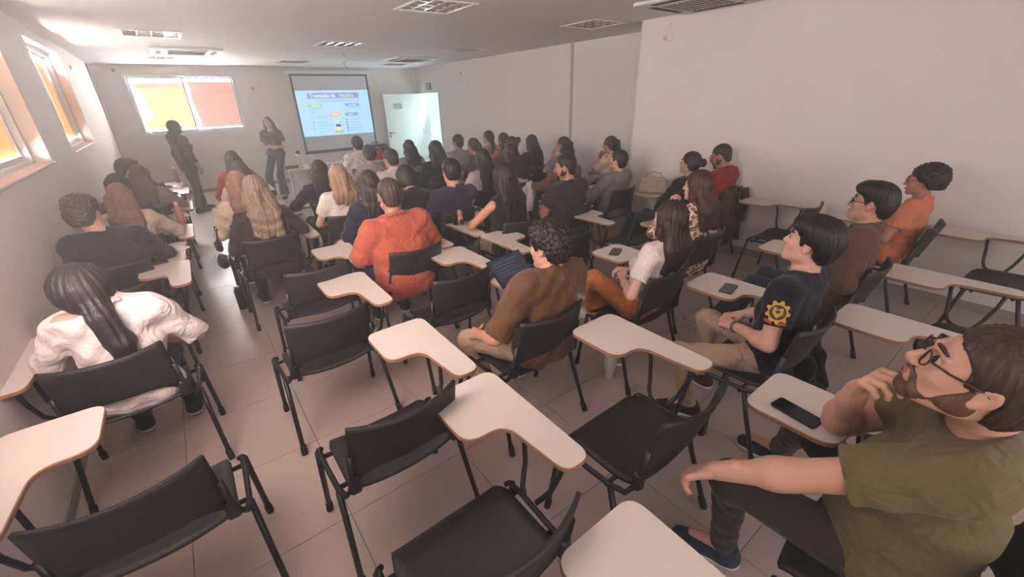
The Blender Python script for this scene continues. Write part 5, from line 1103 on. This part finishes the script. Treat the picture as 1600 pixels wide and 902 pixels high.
# black shoulder bag hung on the aisle side
b3 = soft('shoulder_bag', 'black shoulder bag hung on the aisle side behind the blonde woman\'s shoulder', 'bag', [('c', (0, -0.10, 0.06), (0, 0.10, 0.06), 0.05, 0.05, 0.04), ('c', (0, -0.10, 0.22), (0, 0.10, 0.22), 0.035, 0.035, 0.06)], M_BAGK, 0.011, loc=(0.07, 4.98, 0.36))
MB().tube([(0, -0.11, 0.24), (0.02, -0.10, 0.40), (0.10, -0.08, 0.46), (0.02, 0.08, 0.40), (0, 0.11, 0.24)], 0.008, 6).build('strap', M_BLACK, b3, smooth=True)
MB().tube([(-0.052, -0.02, 0.14), (-0.06, -0.02, 0.14)], 0.014, 10).build('clasp', M_BUCK, b3, smooth=True)
# beige handbag
b4 = soft('handbag', 'cream handbag on the tablet of the woman with the bun', 'bag', [('c', (-0.12, 0, 0.06), (0.12, 0, 0.06), 0.062, 0.062, 0.04), ('c', (-0.12, 0, 0.15), (0.12, 0, 0.15), 0.045, 0.045, 0.05)], cloth(176, 158, 142, '_bag'), 0.011, loc=(4.55, 3.08, TZ), rz=math.radians(125))
MB().tube([(-0.10, 0, 0.19), (-0.085, 0, 0.235), (0.0, 0, 0.26), (0.085, 0, 0.235), (0.10, 0, 0.19)], 0.006, 6).build('strap', cloth(150, 132, 116, '_bag'), b4, smooth=True)
MB().tube([(0, -0.056, 0.15), (0, -0.066, 0.15)], 0.010, 10).build('clasp', M_BUCK, b4, smooth=True)
# tan bag on the lap
b5 = soft('handbag', 'tan leather handbag on the lap of the woman in grey beige', 'bag', [('c', (-0.10, 0, 0.05), (0.10, 0, 0.05), 0.06, 0.06, 0.04), ('c', (-0.08, 0, 0.15), (0.08, 0, 0.15), 0.04, 0.04, 0.05)], cloth(140, 112, 92, '_bag'), 0.011, loc=(-0.27, 6.62, 0.73), rz=math.radians(-30))
MB().tube([(-0.07, 0, 0.18), (-0.05, 0, 0.25), (0.05, 0, 0.25), (0.07, 0, 0.18)], 0.007, 6).build('strap', cloth(104, 80, 64, '_bag'), b5, smooth=True)
def bottle(name, label, loc, prof, m, capm, capprof, cat='bottle'):
    r = tag(empty(name, loc), label, cat); MB().lathe(prof, 18).build('bottle_body', m, r, smooth=True); MB().lathe(capprof, 18).build('cap', capm, r, smooth=True)
    return r
bottle('water_bottle', 'rose-coloured bottle on the tablet before the woman in the beige knit', (-0.16, 5.62, TZ), [(0.03, 0), (0.034, 0.01), (0.034, 0.17), (0.022, 0.20), (0.016, 0.21)], mat('rose_bottle', srgb(176, 112, 112), 0.4), M_WHITE, [(0.018, 0.208), (0.018, 0.235), (0.012, 0.24)])
bottle('water_bottle', 'dark pink bottle standing on the bright tablet nearest the front window', (-0.12, 9.08, TZ), [(0.028, 0), (0.032, 0.01), (0.032, 0.19), (0.020, 0.22)], mat('dark_pink_bottle', srgb(150, 92, 96), 0.4), M_WHITE, [(0.024, 0.218), (0.024, 0.25), (0.015, 0.255)])
bottle('water_bottle', 'black metal bottle standing on the floor by the aisle chair leg', (0.10, 4.64, 0.0), [(0.035, 0), (0.038, 0.008), (0.038, 0.19), (0.030, 0.215), (0.022, 0.222)], M_BLACK, M_BUCK, [(0.024, 0.22), (0.024, 0.245), (0.016, 0.25)])
def paper(x, y, rz, w_, l_, label, n=3, z=TZ, cat='papers'):
    r = tag(empty('paper_stack', (x, y, z), math.radians(rz)), label, cat)
    for k in range(n):
        p = MB().sheet(lambda u, v, k=k: (-w_/2+w_*u, -l_/2+l_*v, 0.0012+0.0016*k+0.004*k*u*u*v), 5, 5, 0.0009).build('sheet', M_PAPER, r, smooth=True); p.rotation_euler[2] = 0.12*k
    return r
paper(-0.26, 4.62, 30, 0.15, 0.21, 'folded white papers on the tablet of the man in black')
paper(-0.24, 8.98, -10, 0.21, 0.28, 'sunlit white papers on the tablet nearest the front window')
paper(-0.16, 6.12, 10, 0.14, 0.20, 'white sheet on the tablet before the black bob', 1)
paper(-0.17, 8.34, 5, 0.15, 0.21, 'white sheet on the empty tablet second from the front window', 2)

# coats over chair backs
def drape(name, label, loc, w_, front, backl, m, rz=0.0, flare=0.05):
    r = tag(empty(name, loc, math.radians(rz)), label, 'coat'); tot = front+backl
    def fn(u, v):
        d = v*tot; x = (-w_/2+w_*u)
        if d < front: y = 0.03; z = -(front-d)
        else: y = -0.025-0.02*math.sin(6*u)-0.04*(d-front)/backl; z = -(d-front)
        t = max(0.0, 1-abs(d-front)/0.05); y = y*(1-t)+0.0*t; z = z+0.012*t
        x *= 1+flare*(d-front)/backl if d > front else 1
        y += 0.012*math.sin(19*u+5*v)*(1-t); return (x, y, z)
    MB().sheet(fn, 22, 26, 0.008).build('cloth', m, r, smooth=True)
    def sl_(s):
        return MB().tube([(s*w_*0.48, -0.03, -0.02), (s*w_*0.53, -0.05, -0.12), (s*w_*0.54, -0.055, -0.26), (s*w_*0.52, -0.05, -0.40)], [0.05, 0.045, 0.042, 0.038], 10)
    for s in (-1, 1): sl_(s).build('sleeve', m, r, smooth=True)
    MB().tube([(-0.09, 0.0, 0.015), (0, -0.015, 0.03), (0.09, 0.0, 0.015)], 0.016, 8).build('collar', m, r, smooth=True)
    return r
drape('coat', 'white coat hung over the chair of the woman in dark brown', (3.48, 4.44, 0.835), 0.36, 0.12, 0.42, cloth(214, 202, 206, '_coat'))
drape('coat', 'long brown coat hung over the chair of the man in red', (4.86, 2.245, 0.84), 0.42, 0.15, 0.62, cloth(64, 44, 36, '_coat'))

# ------------------------------------------------------------------ presenters' table and what stands on it
tb = tag(empty('table', (2.64, 9.15, 0)), 'long white table below the projection screen', 'table')
MB().box(-1.05, 1.05, -0.33, 0.33, 0.712, 0.74, 0.005).build('table_top', M_WOODW, tb)
for sx in (-1, 1):
    for sy in (-1, 1): MB().box(sx*0.98-0.02, sx*0.98+0.02, sy*0.28-0.02, sy*0.28+0.02, 0, 0.712, 0.003).build('leg', M_ALU, tb)
MB().box(-0.98, 0.98, 0.26, 0.275, 0.42, 0.70).build('modesty_panel', M_WOODW, tb)
TT = 0.741
th = tag(empty('thermos', (1.80, 8.98, TT)), 'tall steel thermos at the left end of the white table', 'thermos')
MB().lathe([(0.038, 0), (0.042, 0.008), (0.042, 0.24), (0.034, 0.27)], 20).build('flask', mat('rose_steel', srgb(176, 160, 158), 0.3, metal=0.5), th, smooth=True)
MB().lathe([(0.036, 0.268), (0.036, 0.315), (0.026, 0.325)], 20).build('cap', mat('thermos_cap', srgb(84, 68, 68), 0.5), th, smooth=True)
pc = soft('pouch', 'dark plum pouch lying at the left end of the white table', 'pouch', [('c', (-0.10, 0, 0.035), (0.10, 0, 0.035), 0.032, 0.032, 0.02)], cloth(92, 72, 78, '_bag'), 0.010, loc=(1.66, 9.05, TT))
MB().tube([(-0.11, -0.028, 0.05), (0.11, -0.028, 0.05)], 0.003, 6).build('zip', M_BUCK, pc)
tr = tag(empty('box', (2.02, 9.10, TT), 0.2), 'small white box on the white table beside the thermos', 'box')
MB().box(-0.10, 0.10, -0.07, 0.07, 0, 0.055, 0.004).build('box_body', M_WHITE, tr); MB().box(-0.103, 0.103, -0.073, 0.073, 0.056, 0.07, 0.004).build('lid', M_WHITE, tr)
paper(2.34, 9.02, 20, 0.21, 0.30, 'pale blue and white papers spread on the white table', 3, TT)
pn = MB().tube([(0, 0, 0.008), (0.14, 0, 0.008)], [0.005, 0.004], 8).build('pen', M_BLACK, smooth=True, loc=(2.26, 8.95, TT+0.004)); pn.rotation_euler[2] = 0.6; tag(pn, 'black pen lying on the papers of the white table', 'pen')
cpp = tag(empty('cup', (2.62, 9.08, TT)), 'small white cup in the middle of the white table', 'cup'); MB().lathe([(0.026, 0), (0.034, 0.075), (0.032, 0.075), (0.024, 0.004)], 18).build('cup_body', M_WHITE, cpp, smooth=True); MB().tube([(0.033, 0, 0.06), (0.052, 0, 0.055), (0.052, 0, 0.025), (0.029, 0, 0.02)], 0.004, 6).build('cup_handle', M_WHITE, cpp, smooth=True)
l2 = tag(empty('laptop', (2.86, 9.18, TT), math.radians(180)), 'black laptop open on the white table below the screen', 'laptop')
MB().box(-0.17, 0.17, -0.12, 0.12, 0, 0.018, 0.004).build('base', M_LAP, l2); lid('screen_lid', -0.17, 0.17, 0, 0.23, 0, 0.008, M_LAP, l2); MB().box(-0.14, 0.14, 0.0, 0.09, 0.018, 0.0195).build('keyboard', M_KEY, l2)
b6 = soft('carrying_case', 'large dark grey carrying case on the right half of the white table', 'case', [('c', (-0.22, 0, 0.10), (0.22, 0, 0.10), 0.09, 0.09, 0.03), ('c', (-0.20, 0, 0.22), (0.20, 0, 0.22), 0.075, 0.075, 0.04)], cloth(58, 60, 70, '_bag'), 0.014, loc=(3.40, 9.22, TT+0.0))
MB().tube([(-0.08, 0, 0.28), (-0.07, 0, 0.33), (0.07, 0, 0.33), (0.08, 0, 0.28)], 0.010, 6).build('handle', M_BLACK, b6, smooth=True); MB().tube([(-0.25, -0.088, 0.17), (0.25, -0.088, 0.17)], 0.004, 6).build('zip', M_BUCK, b6)
b7 = soft('gift_bag', 'bright red bag in front of the dark carrying case on the table', 'bag', [('c', (-0.09, 0, 0.05), (0.09, 0, 0.05), 0.05, 0.05, 0.03), ('c', (-0.08, 0, 0.15), (0.08, 0, 0.15), 0.035, 0.035, 0.03)], cloth(192, 78, 88, '_bag'), 0.012, loc=(3.34, 8.98, TT))
MB().tube([(-0.05, 0, 0.18), (-0.04, 0, 0.25), (0.04, 0, 0.25), (0.05, 0, 0.18)], 0.005, 6).build('handle', M_WHITE, b7, smooth=True)

# ------------------------------------------------------------------ small things worn
def worn(info, name, mb, m, smooth=True): return mb.build(name, m, info['root'], smooth=smooth)
# crest on the near sleeve
e_, s_ = i43['arms'][-1][0], i43['sh'][-1]; axis = unit(e_-s_); mid = s_+(e_-s_)*0.36; outw = unit(np.array([-1.0, -0.30, 0.25])-axis*(np.array([-1.0, -0.30, 0.25])@axis)); tang = np.cross(outw, axis)
GOLD = mat('crest_gold', srgb(196, 146, 58), 0.6); CGRN = mat('crest_green', srgb(44, 56, 34), 0.7); CRED = mat('crest_red', srgb(150, 60, 40), 0.7)
RS = 0.0772
def crest_pt(a, b, d): # wrap onto the sleeve
    a, b = a*1.3, b*1.3; th = a/RS; return mid+axis*b+(outw*math.cos(th)+tang*math.sin(th))*(RS+d)
def crest(name, pts, d, m, par):
    c = np.mean(pts, 0); rings = []
    N = len(pts); mb = MB(); vs = [crest_pt(c[0], c[1], d)]
    for f_ in (0.5, 1.0):
        vs += [crest_pt(c[0]+(p[0]-c[0])*f_, c[1]+(p[1]-c[1])*f_, d) for p in pts]
    vs += [crest_pt(p[0], p[1], d-0.006) for p in pts]
    fs = [(0, 1+i, 1+(i+1) % N) for i in range(N)]+[(1+i, 1+N+i, 1+N+(i+1) % N, 1+(i+1) % N) for i in range(N)]+[(1+N+i, 1+2*N+i, 1+2*N+(i+1) % N, 1+N+(i+1) % N) for i in range(N)]
    return mb.add(vs, fs).build(name, m, par)
scal = [((0.036+0.006*math.cos(9*t))*math.cos(t)*(1.0), (0.040+0.006*math.cos(9*t))*math.sin(t)) for t in np.linspace(0, 2*math.pi, 55)[:-1]]
cr = crest('sleeve_crest', scal, 0.004, GOLD, i43['root'])
crest('crest_ring', [(0.026*math.cos(t), 0.028*math.sin(t)) for t in np.linspace(0, 2*math.pi, 25)[:-1]], 0.0055, CGRN, cr)
crest('crest_shield', [(-0.014, -0.018), (0.014, -0.018), (0.016, 0.004), (0.0, 0.022), (-0.016, 0.004)], 0.0068, GOLD, cr)
crest('crest_star', [((0.010 if k % 2 else 0.0045)*math.cos(k*math.pi/5), (0.010 if k % 2 else 0.0045)*math.sin(k*math.pi/5)-0.003) for k in range(10)], 0.008, CGRN, cr)
for sx in (-1, 1): crest('crest_ribbon', [(sx*0.008, 0.036), (sx*0.034, 0.030), (sx*0.036, 0.042), (sx*0.010, 0.048)], 0.006, CRED, cr)
# necklace, watch, earbud, bracelet
nb = i43['NB']; up_ = unit(i43['hq'](0, -0.018, -0.05)-nb)
ring = [nb+up_*(0.030-0.018*math.sin(a))+np.array([math.cos(a)*0.068, math.sin(a)*0.066+0.006, 0]) for a in np.linspace(0, 2*math.pi, 28)]
worn(i43, 'necklace', MB().tube(ring, 0.0025, 6, cap=False), mat('gold_chain', srgb(206, 170, 120), 0.3, metal=0.7))
def band(info, sd, t, name, r, m, w_=0.010):
    el, wr = info['arms'][sd][0], info['arms'][sd][1]; c = el+(wr-el)*t; ax = unit(wr-el); u = unit(np.cross(ax, [0.3, 0.2, 1])); v = np.cross(ax, u)
    ring = [c+(u*math.cos(a)+v*math.sin(a))*r for a in np.linspace(0, 2*math.pi, 20)]
    return worn(info, name, MB().tube(ring, w_*0.5, 6, cap=False), m)
band(i43, -1, 0.93, 'wristwatch', 0.030, mat('watch_band', srgb(80, 84, 92), 0.4), 0.016); band(i36, -1, 0.92, 'bracelet', 0.027, mat('bracelet', srgb(206, 190, 170), 0.4)); band(i39, -1, 0.6, 'cuff', 0.040, M_BLACK, 0.02)
for t_, w_ in ((0.30, 0.012), (0.48, 0.008), (0.66, 0.014)): band(i42, -1, t_, 'tattoo_band', 0.0372-0.0135*t_, mat('tattoo_ink', srgb(120, 84, 72), 0.6, noise=0.3, nscale=60), w_*0.28)
worn(i16, 'earbud', MB().tube([i16['hq'](0.084, 0.004, -0.008), i16['hq'](0.090, 0.012, -0.012), i16['hq'](0.090, 0.014, -0.034)], [0.007, 0.006, 0.004], 8), M_WHITE)
worn(w2, 'remote_clicker', MB().box(-0.012, 0.012, 0.22, 0.30, 1.02, 1.05, 0.004), M_BLACK, False)

# ------------------------------------------------------------------ thin haze volume added to mimic veiling lens glare
hz = MB().box(XL+0.002, XR-0.002, YC+0.002, YF-0.06, 0.002, ZC-0.05).box(XL+0.002, XN-0.002, YB+0.002, YC+0.001, 0.002, ZC-0.05).mesh('haze'); hm = bpy.data.materials.new('veil_haze'); hm.use_nodes = True; nt = hm.node_tree
for n in list(nt.nodes): nt.nodes.remove(n)
o_ = nt.nodes.new('ShaderNodeOutputMaterial'); vs_ = nt.nodes.new('ShaderNodeVolumeScatter'); vs_.inputs['Color'].default_value = (1.0, 0.96, 0.95, 1); vs_.inputs['Density'].default_value = 0.028; vs_.inputs['Anisotropy'].default_value = 0.2
nt.links.new(vs_.outputs[0], o_.inputs['Volume'])
hz_o = link('haze', hz, hm); hz_o['kind'] = 'stuff'; hz_o['label'] = 'thin haze volume added in the room to mimic veiling lens glare'; hz_o['category'] = 'haze'
